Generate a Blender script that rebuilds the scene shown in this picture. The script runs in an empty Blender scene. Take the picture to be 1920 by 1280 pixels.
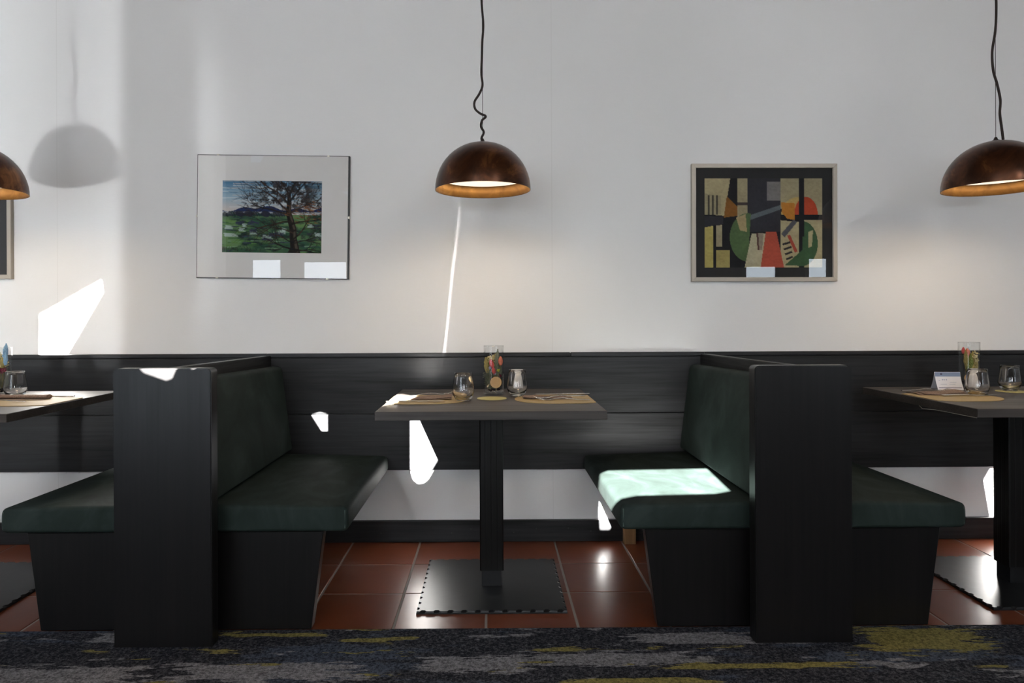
import bpy, bmesh, math, random
import numpy as np
from mathutils import Vector, Matrix
C = bpy.context.scene.collection
SC = bpy.context.scene
PI = math.pi

# ------------------------------------------------------------------ camera, world, sun, lights, exposure
cam = bpy.data.cameras.new('camera')
cam.sensor_width = 36.0
cam.lens = 1317.484 / 1920 * 36
cam.shift_x = (960 - 929.6) / 1920
cam.shift_y = (593.73 - 640) / 1920
cam.clip_start = 0.02
camo = bpy.data.objects.new('camera', cam)
camo.matrix_world = (Matrix.Translation((0, 0, 1.05)) @ Matrix.Rotation(-0.0061, 4, 'Z')
                     @ Matrix.Rotation(PI / 2, 4, 'X') @ Matrix.Rotation(-0.0043, 4, 'Z'))
C.objects.link(camo)
SC.camera = camo
vs = SC.view_settings
vs.view_transform = 'Standard'
vs.look = 'None'
vs.gamma = 1.0
vs.use_curve_mapping = False
vs.exposure = 0.06
SC.cycles.max_bounces = 12
SC.cycles.transparent_max_bounces = 24

world = bpy.data.worlds.new('sky')
SC.world = world
world.use_nodes = True
bg = world.node_tree.nodes['Background']
bg.inputs['Color'].default_value = (0.60, 0.75, 1.0, 1)
bg.inputs['Strength'].default_value = 1.0


def aim(o, d):
    o.rotation_euler = Vector(d).to_track_quat('-Z', 'Y').to_euler()


def light(name, kind, loc, d, energy, color=(1, 1, 1), **kw):
    l = bpy.data.lights.new(name, kind)
    l.energy = energy
    l.color = color
    for k, v in kw.items():
        setattr(l, k, v)
    o = bpy.data.objects.new(name, l)
    o.location = loc
    aim(o, d)
    C.objects.link(o)
    return o


SUN = (0.1685, 1.0, -0.3736)
light('sun', 'SUN', (-2, -4, 5), SUN, 290.0, (1.0, 0.97, 0.93), angle=0.0024)
# daylight from high up behind the camera, with broad fill lamps added
light('fill_high_centre', 'AREA', (0.45, -2.35, 3.0), (0.0, 1, -0.28), 25, (1.0, 0.975, 0.945), shape='RECTANGLE', size=3.4, size_y=1.3)  # added broad fill, softens the shadows
light('daylight_high_left', 'AREA', (-1.58, -2.38, 2.78), SUN, 27, (0.97, 0.985, 1.0), shape='RECTANGLE', size=0.42, size_y=0.42)
light('daylight_high_right', 'AREA', (3.15, -2.35, 3.3), (-0.2, 1, -0.33), 34, (1.0, 0.985, 0.97), shape='RECTANGLE', size=0.5, size_y=0.32)
light('fill_side_left', 'AREA', (-4.5, 1.75, 1.9), (1, 0.45, -0.05), 22, (0.95, 0.98, 1.0), shape='RECTANGLE', size=1.0, size_y=1.4)  # added fill lamp, brightens the left of the room
light('sun_glint_right', 'SPOT', (2.42, 0.55, 0.40), (-0.50, 2.73, 1.45), 16, (1.0, 0.98, 0.96), spot_size=math.radians(34), spot_blend=0.6, shadow_soft_size=0.05)  # added spot standing in for low reflected sun
# added spot standing in for sunlight reflected upward from behind the camera
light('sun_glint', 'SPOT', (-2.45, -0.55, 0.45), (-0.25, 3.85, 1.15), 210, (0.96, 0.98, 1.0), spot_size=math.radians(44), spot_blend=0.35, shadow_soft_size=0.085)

# ------------------------------------------------------------------ helpers
_mats = {}


def new_mat(name):
    m = bpy.data.materials.new(name)
    m.use_nodes = True
    nt = m.node_tree
    b = nt.nodes['Principled BSDF']
    return m, nt, b


def N(nt, t, **kw):
    n = nt.nodes.new(t)
    for k, v in kw.items():
        setattr(n, k, v)
    return n


def simple(name, col, rough=0.5, metal=0.0, spec=0.5, bump=None, emit=None, coat=0.0):
    m, nt, b = new_mat(name)
    b.inputs['Base Color'].default_value = (*col, 1)
    b.inputs['Roughness'].default_value = rough
    b.inputs['Metallic'].default_value = metal
    b.inputs['Specular IOR Level'].default_value = spec
    b.inputs['Coat Weight'].default_value = coat
    if emit:
        b.inputs['Emission Color'].default_value = (*emit[0], 1)
        b.inputs['Emission Strength'].default_value = emit[1]
    if bump:
        tc = N(nt, 'ShaderNodeTexCoord')
        no = N(nt, 'ShaderNodeTexNoise')
        no.inputs['Scale'].default_value = bump[0]
        no.inputs['Detail'].default_value = 4
        bp = N(nt, 'ShaderNodeBump')
        bp.inputs['Strength'].default_value = bump[1]
        bp.inputs['Distance'].default_value = bump[2]
        nt.links.new(tc.outputs['Object'], no.inputs['Vector'])
        nt.links.new(no.outputs['Fac'], bp.inputs['Height'])
        nt.links.new(bp.outputs['Normal'], b.inputs['Normal'])
    return m


def noise_chain(nt, scale3, nscale, detail=6, rough=0.6, distort=0.0, coord='Object', rnd=False):
    tc = N(nt, 'ShaderNodeTexCoord')
    mp = N(nt, 'ShaderNodeMapping')
    mp.inputs['Scale'].default_value = scale3
    nt.links.new(tc.outputs[coord], mp.inputs['Vector'])
    if rnd:
        oi = N(nt, 'ShaderNodeObjectInfo')
        mu = N(nt, 'ShaderNodeMath', operation='MULTIPLY')
        mu.inputs[1].default_value = 37.0
        nt.links.new(oi.outputs['Random'], mu.inputs[0])
        nt.links.new(mu.outputs[0], mp.inputs['Location'])
    no = N(nt, 'ShaderNodeTexNoise')
    no.inputs['Scale'].default_value = nscale
    no.inputs['Detail'].default_value = detail
    no.inputs['Roughness'].default_value = rough
    no.inputs['Distortion'].default_value = distort
    nt.links.new(mp.outputs[0], no.inputs['Vector'])
    return no


def ramp(nt, src, stops):
    r = N(nt, 'ShaderNodeValToRGB')
    e = r.color_ramp.elements
    while len(e) < len(stops):
        e.new(0.5)
    for i, (p, c) in enumerate(stops):
        e[i].position = p
        e[i].color = (*c, 1) if len(c) == 3 else c
    nt.links.new(src, r.inputs['Fac'])
    return r


def wood(name, axis, dark, light_, rough=(0.34, 0.55), bump=0.25, fine=90.0, spec=0.5):
    m, nt, b = new_mat(name)
    s = [fine, fine, fine]
    s[axis] = 2.2
    n1 = noise_chain(nt, s, 1.0, 7, 0.65, 0.3, rnd=True)
    s2 = [9.0, 9.0, 9.0]
    s2[axis] = 1.1
    n2 = noise_chain(nt, s2, 1.0, 3, 0.5, 0.6, rnd=True)
    mx = N(nt, 'ShaderNodeMath', operation='MULTIPLY_ADD')
    mx.inputs[1].default_value = 0.55
    mul = N(nt, 'ShaderNodeMath', operation='MULTIPLY')
    mul.inputs[1].default_value = 0.45
    nt.links.new(n2.outputs['Fac'], mul.inputs[0])
    nt.links.new(n1.outputs['Fac'], mx.inputs[0])
    nt.links.new(mul.outputs[0], mx.inputs[2])
    r = ramp(nt, mx.outputs[0], [(0.36, dark), (0.66, light_)])
    nt.links.new(r.outputs['Color'], b.inputs['Base Color'])
    mr = N(nt, 'ShaderNodeMapRange')
    mr.inputs['From Min'].default_value = 0.35
    mr.inputs['From Max'].default_value = 0.65
    mr.inputs['To Min'].default_value = rough[1]
    mr.inputs['To Max'].default_value = rough[0]
    nt.links.new(mx.outputs[0], mr.inputs['Value'])
    nt.links.new(mr.outputs[0], b.inputs['Roughness'])
    b.inputs['Specular IOR Level'].default_value = spec
    bp = N(nt, 'ShaderNodeBump')
    bp.inputs['Strength'].default_value = bump
    bp.inputs['Distance'].default_value = 0.0015
    nt.links.new(n1.outputs['Fac'], bp.inputs['Height'])
    nt.links.new(bp.outputs['Normal'], b.inputs['Normal'])
    return m


def bx(bm, x0, x1, y0, y1, z0, z1):
    vs_ = [bm.verts.new(p) for p in ((x0, y0, z0), (x1, y0, z0), (x1, y1, z0), (x0, y1, z0), (x0, y0, z1), (x1, y0, z1), (x1, y1, z1), (x0, y1, z1))]
    for f in ((0, 3, 2, 1), (4, 5, 6, 7), (0, 1, 5, 4), (1, 2, 6, 5), (2, 3, 7, 6), (3, 0, 4, 7)):
        bm.faces.new([vs_[i] for i in f])
    return vs_


def box_bm(x0, x1, y0, y1, z0, z1, bev=0.0, seg=2):
    bm = bmesh.new()
    bx(bm, x0, x1, y0, y1, z0, z1)
    if bev:
        bmesh.ops.bevel(bm, geom=bm.edges[:], offset=bev, segments=seg, profile=0.5, affect='EDGES')
    return bm


def loft(bm, rings, cap=True, closed=True):
    """rings: lists of points of equal count, skinned in order"""
    rv = [[bm.verts.new(p) for p in r] for r in rings]
    n = len(rv[0])
    for a, b_ in zip(rv[:-1], rv[1:]):
        for i in range(n if closed else n - 1):
            j = (i + 1) % n
            try:
                bm.faces.new((a[i], a[j], b_[j], b_[i]))
            except ValueError:
                pass
    if cap:
        for r in (rv[0][::-1], rv[-1]):
            try:
                bm.faces.new(r)
            except ValueError:
                pass
    bmesh.ops.recalc_face_normals(bm, faces=bm.faces[:])
    return rv


def lathe(bm, prof, seg=32, cx=0, cy=0):
    rings = []
    for r, z in prof:
        rings.append([bm.verts.new((cx + r * math.cos(2 * PI * k / seg), cy + r * math.sin(2 * PI * k / seg), z)) for k in range(seg)])
    for a, b_ in zip(rings[:-1], rings[1:]):
        for k in range(seg):
            j = (k + 1) % seg
            bm.faces.new((a[k], a[j], b_[j], b_[k]))
    return rings


def tube(bm, pts, r, seg=8, taper=None):
    pts = [Vector(p) for p in pts]
    rings = []
    up = Vector((0.123, 0.35, 0.93)).normalized()
    for i, p in enumerate(pts):
        t = (pts[min(i + 1, len(pts) - 1)] - pts[max(i - 1, 0)]).normalized()
        a = t.cross(up)
        if a.length < 0.05:
            a = t.cross(Vector((1, 0, 0)))
        a.normalize()
        b_ = t.cross(a)
        rr = r if taper is None else r * taper[i]
        rings.append([p + a * (rr * math.cos(2 * PI * k / seg)) + b_ * (rr * math.sin(2 * PI * k / seg)) for k in range(seg)])
    loft(bm, rings)


def ball(bm, c, r, sub=1, sz=(1, 1, 1)):
    g = bmesh.ops.create_icosphere(bm, subdivisions=sub, radius=r)
    for v in g['verts']:
        v.co = Vector((v.co.x * sz[0] + c[0], v.co.y * sz[1] + c[1], v.co.z * sz[2] + c[2]))


def obj(name, bm, m, parent=None, smooth=False, label=None, kind=None):
    me = bpy.data.meshes.new(name)
    bm.normal_update()
    bm.to_mesh(me)
    bm.free()
    for mm in (m if isinstance(m, (list, tuple)) else [m]):
        me.materials.append(mm)
    if smooth:
        for p in me.polygons:
            p.use_smooth = True
        if smooth is not True:
            me.set_sharp_from_angle(angle=math.radians(smooth))
    o = bpy.data.objects.new(name, me)
    C.objects.link(o)
    if parent:
        o.parent = parent
    if label:
        o['label'] = label
    if kind:
        o['kind'] = kind
    return o


def tag(o, label, cat, group=None):
    o['label'] = label
    o['category'] = cat
    if group:
        o['group'] = group
    return o


def thing(name, label, cat, loc=(0, 0, 0), group=None, rot=(0, 0, 0)):
    o = bpy.data.objects.new(name, None)
    o.empty_display_size = 0.05
    C.objects.link(o)
    o.location = loc
    o.rotation_euler = rot
    return tag(o, label, cat, group)


def dup(root, loc, label, rot=None):
    r = root.copy()
    C.objects.link(r)
    r.location = loc
    if rot is not None:
        r.rotation_euler = rot
    r['label'] = label
    for ch in list(root.children):
        c = ch.copy()
        C.objects.link(c)
        c.parent = r
        for g in ch.children:
            d = g.copy()
            C.objects.link(d)
            d.parent = c
    return r


def struct(name, bm, m, parent=None, smooth=False):
    o = obj(name, bm, m, parent, smooth)
    if parent is None:
        o['kind'] = 'structure'
    return o


# ------------------------------------------------------------------ materials
def plaster():
    m, nt, b = new_mat('white_plaster')
    n1 = noise_chain(nt, (30, 30, 85), 1.0, 6, 0.62)
    n2 = noise_chain(nt, (0.9, 0.9, 0.9), 1.0, 3, 0.5)
    r = ramp(nt, n2.outputs['Fac'], [(0.3, (0.74, 0.735, 0.73)), (0.7, (0.79, 0.787, 0.785))])
    # hairline joints between the lining-paper drops
    tc = N(nt, 'ShaderNodeTexCoord')
    sx = N(nt, 'ShaderNodeSeparateXYZ')
    nt.links.new(tc.outputs['Object'], sx.inputs[0])
    prev = None
    for xs in (0.286, -2.03):
        su = N(nt, 'ShaderNodeMath', operation='SUBTRACT')
        su.inputs[1].default_value = xs
        ab = N(nt, 'ShaderNodeMath', operation='ABSOLUTE')
        lt = N(nt, 'ShaderNodeMath', operation='LESS_THAN')
        lt.inputs[1].default_value = 0.0012
        nt.links.new(sx.outputs['X'], su.inputs[0])
        nt.links.new(su.outputs[0], ab.inputs[0])
        nt.links.new(ab.outputs[0], lt.inputs[0])
        if prev is None:
            prev = lt
        else:
            ad = N(nt, 'ShaderNodeMath', operation='ADD')
            nt.links.new(prev.outputs[0], ad.inputs[0])
            nt.links.new(lt.outputs[0], ad.inputs[1])
            prev = ad
    sc_ = N(nt, 'ShaderNodeMath', operation='MULTIPLY')
    sc_.inputs[1].default_value = 0.35
    nt.links.new(prev.outputs[0], sc_.inputs[0])
    mx = N(nt, 'ShaderNodeMix', data_type='RGBA')
    nt.links.new(sc_.outputs[0], mx.inputs['Factor'])
    nt.links.new(r.outputs['Color'], mx.inputs['A'])
    mx.inputs['B'].default_value = (0.55, 0.54, 0.52, 1)
    nt.links.new(mx.outputs['Result'], b.inputs['Base Color'])
    b.inputs['Roughness'].default_value = 0.75
    b.inputs['Specular IOR Level'].default_value = 0.25
    bp = N(nt, 'ShaderNodeBump')
    bp.inputs['Strength'].default_value = 0.22
    bp.inputs['Distance'].default_value = 0.003
    nt.links.new(n1.outputs['Fac'], bp.inputs['Height'])
    nt.links.new(bp.outputs['Normal'], b.inputs['Normal'])
    return m


def leather():
    m, nt, b = new_mat('green_leather')
    n1 = noise_chain(nt, (7, 4, 4), 1.0, 6, 0.6, 0.8)
    r = ramp(nt, n1.outputs['Fac'], [(0.30, (0.0085, 0.0145, 0.0122)), (0.52, (0.0160, 0.0258, 0.0228)), (0.74, (0.0315, 0.0455, 0.0425))])
    nt.links.new(r.outputs['Color'], b.inputs['Base Color'])
    mr = N(nt, 'ShaderNodeMapRange')
    mr.inputs['To Min'].default_value = 0.80
    mr.inputs['To Max'].default_value = 0.66
    b.inputs['Specular IOR Level'].default_value = 0.2
    b.inputs['Sheen Weight'].default_value = 0.0
    nt.links.new(n1.outputs['Fac'], mr.inputs['Value'])
    nt.links.new(mr.outputs[0], b.inputs['Roughness'])
    n2 = noise_chain(nt, (260, 260, 260), 1.0, 3, 0.5)
    bp = N(nt, 'ShaderNodeBump')
    bp.inputs['Strength'].default_value = 0.12
    bp.inputs['Distance'].default_value = 0.001
    nt.links.new(n2.outputs['Fac'], bp.inputs['Height'])
    nt.links.new(bp.outputs['Normal'], b.inputs['Normal'])
    return m


def terracotta():
    m, nt, b = new_mat('terracotta_tile')
    n1 = noise_chain(nt, (9, 9, 9), 1.0, 3, 0.5, 0.0, rnd=True)
    r = ramp(nt, n1.outputs['Fac'], [(0.25, (0.150, 0.036, 0.013)), (0.75, (0.185, 0.047, 0.018))])
    b.inputs['Specular IOR Level'].default_value = 0.38
    oi = N(nt, 'ShaderNodeObjectInfo')
    hs = N(nt, 'ShaderNodeHueSaturation')
    mr = N(nt, 'ShaderNodeMapRange')
    mr.inputs['To Min'].default_value = 0.82
    mr.inputs['To Max'].default_value = 1.15
    nt.links.new(oi.outputs['Random'], mr.inputs['Value'])
    nt.links.new(mr.outputs[0], hs.inputs['Value'])
    nt.links.new(r.outputs['Color'], hs.inputs['Color'])
    nt.links.new(hs.outputs['Color'], b.inputs['Base Color'])
    mr2 = N(nt, 'ShaderNodeMapRange')
    mr2.inputs['To Min'].default_value = 0.29
    mr2.inputs['To Max'].default_value = 0.31
    nt.links.new(n1.outputs['Fac'], mr2.inputs['Value'])
    nt.links.new(mr2.outputs[0], b.inputs['Roughness'])
    n2 = noise_chain(nt, (22, 22, 22), 1.0, 2, 0.5)
    bp = N(nt, 'ShaderNodeBump')
    bp.inputs['Strength'].default_value = 0.06
    bp.inputs['Distance'].default_value = 0.004
    nt.links.new(n2.outputs['Fac'], bp.inputs['Height'])
    nt.links.new(bp.outputs['Normal'], b.inputs['Normal'])
    return m


GREY_BLOCKS = [((-1.55, -1.02, 1.97, 2.12), 'g'), ((-0.92, -0.40, 2.03, 2.13), 'g'), ((-0.20, 0.10, 2.07, 2.17), 'g'), ((0.12, 0.62, 2.10, 2.19), 'g'), ((-1.3, -1.18, 2.27, 2.34), 'g'), ((0.45, 0.85, 2.24, 2.32), 'g'),
               ((1.16, 1.58, 2.18, 2.345), 'y'), ((1.1, 1.22, 2.23, 2.30), 'd'), ((0.50, 1.08, 2.08, 2.115), 'y'), ((-0.42, -0.16, 1.975, 2.01), 'y'), ((-0.75, -0.45, 1.955, 1.995), 'y'), ((0.22, 0.62, 2.00, 2.03), 'y'), ((-0.88, -0.55, 2.31, 2.335), 'y'), ((1.5, 1.9, 2.02, 2.06), 'g')]


def carpet_mat():
    m, nt, b = new_mat('patterned_carpet')

    def patch(scale3, off, lo, hi, dist=0.0):
        no = noise_chain(nt, scale3, 1.0, 5, 0.62, dist)
        mp = [l.from_node for l in nt.links if l.to_node == no and l.to_socket.name == 'Vector'][0]
        mp.inputs['Location'].default_value = off
        return ramp(nt, no.outputs['Fac'], [(lo, (0, 0, 0)), (hi, (1, 1, 1))])
    speck = noise_chain(nt, (105, 105, 105), 1.0, 3, 0.8)
    base = ramp(nt, speck.outputs['Fac'], [(0.42, (0.008, 0.009, 0.013)), (0.52, (0.034, 0.035, 0.043)), (0.66, (0.100, 0.100, 0.112))])
    greyc = ramp(nt, speck.outputs['Fac'], [(0.36, (0.070, 0.069, 0.076)), (0.64, (0.29, 0.285, 0.30))])
    bluec = ramp(nt, speck.outputs['Fac'], [(0.38, (0.012, 0.016, 0.026)), (0.62, (0.090, 0.105, 0.140))])
    yelc = ramp(nt, speck.outputs['Fac'], [(0.34, (0.08, 0.068, 0.022)), (0.64, (0.30, 0.255, 0.085))])
    cur = base.outputs['Color']

    def lay(fac, colr):
        nonlocal cur
        mx = N(nt, 'ShaderNodeMix', data_type='RGBA')
        nt.links.new(fac, mx.inputs['Factor'])
        nt.links.new(cur, mx.inputs['A'])
        nt.links.new(colr.outputs['Color'], mx.inputs['B'])
        cur = mx.outputs['Result']
    tc = N(nt, 'ShaderNodeTexCoord')
    sp = N(nt, 'ShaderNodeSeparateXYZ')
    nt.links.new(tc.outputs['Object'], sp.inputs[0])
    rag = noise_chain(nt, (7, 42, 1), 1.0, 5, 0.72)

    def m2(op, a, b_=None):
        n = N(nt, 'ShaderNodeMath', operation=op)
        for i, q in enumerate((a, b_)):
            if q is None:
                continue
            if isinstance(q, (int, float)):
                n.inputs[i].default_value = q
            else:
                nt.links.new(q, n.inputs[i])
        return n.outputs[0]

    def box(x0, x1, y0, y1, w=0.9):
        """woven block with a ragged outline"""
        dx = m2('DIVIDE', m2('ABSOLUTE', m2('SUBTRACT', sp.outputs['X'], (x0 + x1) / 2)), (x1 - x0) / 2)
        dy = m2('DIVIDE', m2('ABSOLUTE', m2('SUBTRACT', sp.outputs['Y'], (y0 + y1) / 2)), (y1 - y0) / 2)
        d = m2('MAXIMUM', dx, dy)
        return m2('LESS_THAN', m2('ADD', d, m2('MULTIPLY', m2('SUBTRACT', rag.outputs['Fac'], 0.5), 3.2 * w)), 0.95)
    for sc3, off, lo, hi, colr in (((1.4, 6, 1), (3.1, 1.7, 0), 0.54, 0.58, bluec), ((2.4, 9, 1), (7.3, 0.4, 0), 0.625, 0.645, greyc), ((3.2, 14, 1), (1.3, 5.4, 0), 0.64, 0.66, greyc),
                                   ((2.4, 15, 1), (12.2, 3.35, 0), 0.615, 0.622, yelc)):
        lay(patch(sc3, off, lo, hi).outputs['Color'], colr)
    for bxs, colr in GREY_BLOCKS:
        lay(box(*bxs), {'g': greyc, 'y': yelc, 'd': base}[colr])
    nt.links.new(cur, b.inputs['Base Color'])
    b.inputs['Roughness'].default_value = 0.95
    b.inputs['Specular IOR Level'].default_value = 0.1
    bp = N(nt, 'ShaderNodeBump')
    bp.inputs['Strength'].default_value = 0.8
    bp.inputs['Distance'].default_value = 0.004
    nt.links.new(speck.outputs['Fac'], bp.inputs['Height'])
    nt.links.new(bp.outputs['Normal'], b.inputs['Normal'])
    return m


def copper(name, a, b_, c, rough, metal):
    m, nt, b = new_mat(name)
    n1 = noise_chain(nt, (9, 9, 9), 1.0, 6, 0.65, 0.9)
    r = ramp(nt, n1.outputs['Fac'], [(0.35, a), (0.55, b_), (0.75, c)])
    nt.links.new(r.outputs['Color'], b.inputs['Base Color'])
    b.inputs['Metallic'].default_value = metal
    b.inputs['Roughness'].default_value = rough
    return m


def pane_mat(name, tint=(1, 1, 1), boost=1.0):
    """clear sheet glass: transparent body with a Fresnel reflection"""
    m = bpy.data.materials.new(name)
    m.use_nodes = True
    nt = m.node_tree
    nt.nodes.remove(nt.nodes['Principled BSDF'])
    out = nt.nodes['Material Output']
    tr = N(nt, 'ShaderNodeBsdfTransparent')
    tr.inputs['Color'].default_value = (*tint, 1)
    gl = N(nt, 'ShaderNodeBsdfGlossy')
    gl.inputs['Roughness'].default_value = 0.0
    fr = N(nt, 'ShaderNodeLayerWeight')
    pw = N(nt, 'ShaderNodeMath', operation='POWER')
    pw.inputs[1].default_value = 4.5
    mu = N(nt, 'ShaderNodeMath', operation='MULTIPLY_ADD')
    mu.inputs[1].default_value = 0.75 * boost
    mu.inputs[2].default_value = 0.04
    mu.use_clamp = True
    mix = N(nt, 'ShaderNodeMixShader')
    nt.links.new(fr.outputs['Facing'], pw.inputs[0])
    nt.links.new(pw.outputs[0], mu.inputs[0])
    nt.links.new(mu.outputs[0], mix.inputs[0])
    nt.links.new(tr.outputs[0], mix.inputs[1])
    nt.links.new(gl.outputs[0], mix.inputs[2])
    nt.links.new(mix.outputs[0], out.inputs['Surface'])
    return m


def print_mat(name):
    m, nt, b = new_mat(name)
    a = N(nt, 'ShaderNodeVertexColor')
    a.layer_name = 'ink'
    nt.links.new(a.outputs['Color'], b.inputs['Base Color'])
    b.inputs['Roughness'].default_value = 0.8
    b.inputs['Specular IOR Level'].default_value = 0.2
    return m


M = {}
M['plaster'] = plaster()
M['board'] = wood('charcoal_wood_along', 0, (0.0016, 0.0017, 0.0021), (0.0225, 0.0235, 0.0270), rough=(0.34, 0.6), spec=0.36, fine=62, bump=0.32)
M['panel'] = wood('charcoal_wood_upright', 2, (0.0020, 0.0018, 0.0019), (0.0088, 0.0079, 0.0083), rough=(0.28, 0.38), spec=0.38, bump=0.22, fine=70)
M['rail'] = wood('charcoal_wood_deep', 1, (0.0026, 0.0024, 0.0025), (0.0080, 0.0075, 0.0078), spec=0.4)
M['column'] = wood('black_column_wood', 2, (0.0014, 0.0012, 0.0011), (0.0040, 0.0034, 0.0031), rough=(0.3, 0.45), bump=0.15, spec=0.3)
M['top'] = wood('brown_grey_tabletop', 0, (0.022, 0.0175, 0.015), (0.058, 0.048, 0.042), rough=(0.40, 0.55), fine=140)
M['leather'] = leather()
M['piping'] = simple('dark_green_piping', (0.05, 0.075, 0.065), 0.5)
M['tile'] = terracotta()
M['grout'] = simple('cement_grout', (0.30, 0.27, 0.24), 0.9, bump=(80, 0.3, 0.002))
M['carpet'] = carpet_mat()
M['steel'] = simple('black_steel', (0.010, 0.0105, 0.012), 0.38, 0.30, bump=(14, 0.12, 0.004))
M['shade_out'] = copper('dark_copper', (0.040, 0.016, 0.009), (0.095, 0.035, 0.015), (0.30, 0.125, 0.042), 0.30, 0.75)
M['shade_in'] = copper('gold_leaf', (0.13, 0.062, 0.018), (0.22, 0.115, 0.034), (0.36, 0.21, 0.070), 0.48, 0.6)
M['diffuser'] = simple('opal_diffuser', (0.8, 0.78, 0.72), 0.5, emit=((1.0, 0.87, 0.68), 1.15))
M['cord'] = simple('brown_cloth_cord', (0.020, 0.011, 0.008), 0.8)
M['wire'] = simple('steel_wire', (0.05, 0.05, 0.05), 0.4, 0.8)
M['pane'] = pane_mat('picture_glass')
M['vase_glass'] = pane_mat('vase_glass', (0.985, 0.99, 0.99), 1.15)
M['white_card'] = simple('white_mount', (0.70, 0.685, 0.67), 0.8)
M['black_card'] = simple('black_mount', (0.006, 0.0065, 0.008), 0.7)
M['black_edge'] = simple('black_edge', (0.008, 0.008, 0.008), 0.5)
M['clip'] = simple('steel_clip', (0.62, 0.58, 0.50), 0.3, 0.9)
M['frame'] = simple('champagne_frame', (0.42, 0.38, 0.32), 0.42, 0.25)
M['print'] = print_mat('printed_paper')
M['raw_wood'] = wood('raw_pine', 2, (0.20, 0.10, 0.04), (0.36, 0.20, 0.085))
M['mat'] = simple('tan_leather_mat', (0.37, 0.265, 0.115), 0.55, bump=(300, 0.15, 0.001))
M['coaster'] = simple('olive_coaster', (0.42, 0.38, 0.16), 0.6)
M['cutlery'] = simple('polished_cutlery', (0.72, 0.70, 0.67), 0.16, 1.0)
M['salt'] = simple('white_porcelain', (0.78, 0.77, 0.75), 0.2)
M['brown_wall'] = wood('brown_timber_wall', 2, (0.030, 0.016, 0.009), (0.075, 0.040, 0.022), fine=30)
M['brown_ceiling'] = wood('brown_timber_ceiling', 0, (0.12, 0.07, 0.04), (0.22, 0.14, 0.085), fine=30)
g, gnt, gb = new_mat('tumbler_glass')
gb.inputs['Base Color'].default_value = (1, 1, 1, 1)
gb.inputs['Roughness'].default_value = 0.0
gb.inputs['Transmission Weight'].default_value = 1.0
gb.inputs['IOR'].default_value = 1.48
M['tumbler'] = g
k, knt, kb = new_mat('brown_kraft_napkin')
kn = noise_chain(knt, (260, 260, 260), 1.0, 3, 0.7)
kr = ramp(knt, kn.outputs['Fac'], [(0.4, (0.12, 0.075, 0.055)), (0.62, (0.27, 0.185, 0.14))])
knt.links.new(kr.outputs['Color'], kb.inputs['Base Color'])
kb.inputs['Roughness'].default_value = 0.9
M['napkin'] = k


def glow(name, col, s):
    m, nt, b = new_mat(name)
    b.inputs['Base Color'].default_value = (0.2, 0.2, 0.2, 1)
    b.inputs['Emission Color'].default_value = (*col, 1)
    b.inputs['Emission Strength'].default_value = s
    return m


# ------------------------------------------------------------------ the room
YW = 3.30          # visible wall
YF = -2.5          # wall behind the camera
XL, XR, ZC = -4.6, 4.8, 4.2
struct('wall_back', box_bm(XL, XR, YW, YW + 0.1, -0.05, ZC), M['plaster'])
struct('wall_left', box_bm(XL - 0.1, XL, YF, YW, -0.05, ZC), M['plaster'])
struct('wall_right', box_bm(XR, XR + 0.1, YF, YW, -0.05, ZC), M['plaster'])
struct('ceiling', box_bm(XL - 0.1, XR + 0.1, YF - 0.1, YW + 0.1, ZC, ZC + 0.08), M['brown_ceiling'])

# added post outside the view, placed to shade a band on the left wall
struct('shadow_post', box_bm(-1.955, -1.755, 1.9, 2.1, 0.001, ZC - 0.001), M['plaster'])

# wall behind the camera: openings added and shaped to form the sun patches
HOLES = [
    [(-3.089, 3.235), (-2.803, 3.396), (-2.796, 3.339), (-2.966, 3.05), (-3.09, 3.051)],
    [(-1.353, 2.745), (-1.29, 2.760), (-1.186, 2.715), (-1.186, 2.690), (-1.243, 2.603), (-1.222, 2.557), (-1.28, 2.461), (-1.300, 2.443), (-1.325, 2.440), (-1.345, 2.457), (-1.354, 2.485)],
    [(-1.12008, 3.74), (-1.11992, 3.74), (-1.1618, 3.40), (-1.1998, 3.047), (-1.22246, 2.902), (-1.22254, 2.902), (-1.2001, 3.047), (-1.16205, 3.40)],
    [(-0.474, 2.30), (-0.463, 2.409), (-0.431, 2.431), (-0.025, 2.434), (0.006, 2.296), (-0.053, 2.282), (-0.33, 2.277), (-0.385, 2.262), (-0.415, 2.238), (-0.428, 2.215), (-0.470, 2.215)],
    [(-1.812, 2.756), (-1.775, 2.766), (-1.743, 2.757), (-1.743, 2.662), (-1.752, 2.660)],
    [(-1.925, 2.672), (-1.797, 2.672), (-1.815, 2.631), (-1.832, 2.624), (-1.903, 2.649)],
    [(1.345, 2.437), (1.375, 2.487), (1.443, 2.486), (1.442, 2.26), (1.374, 2.265)],
]
bm = bmesh.new()
edges = []
for lp in [[(XL, -0.05), (XR, -0.05), (XR, ZC), (XL, ZC)]] + HOLES:
    v = [bm.verts.new((x, YF, z)) for x, z in lp]
    edges += [bm.edges.new((v[i], v[(i + 1) % len(v)])) for i in range(len(v))]
bmesh.ops.triangle_fill(bm, edges=edges, use_beauty=True, use_dissolve=False)
r_ = bmesh.ops.extrude_face_region(bm, geom=bm.faces[:])
for e_ in r_['geom']:
    if isinstance(e_, bmesh.types.BMVert):
        e_.co.y -= 0.0006
bmesh.ops.recalc_face_normals(bm, faces=bm.faces[:])
struct('wall_front', bm, M['brown_wall'])

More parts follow.
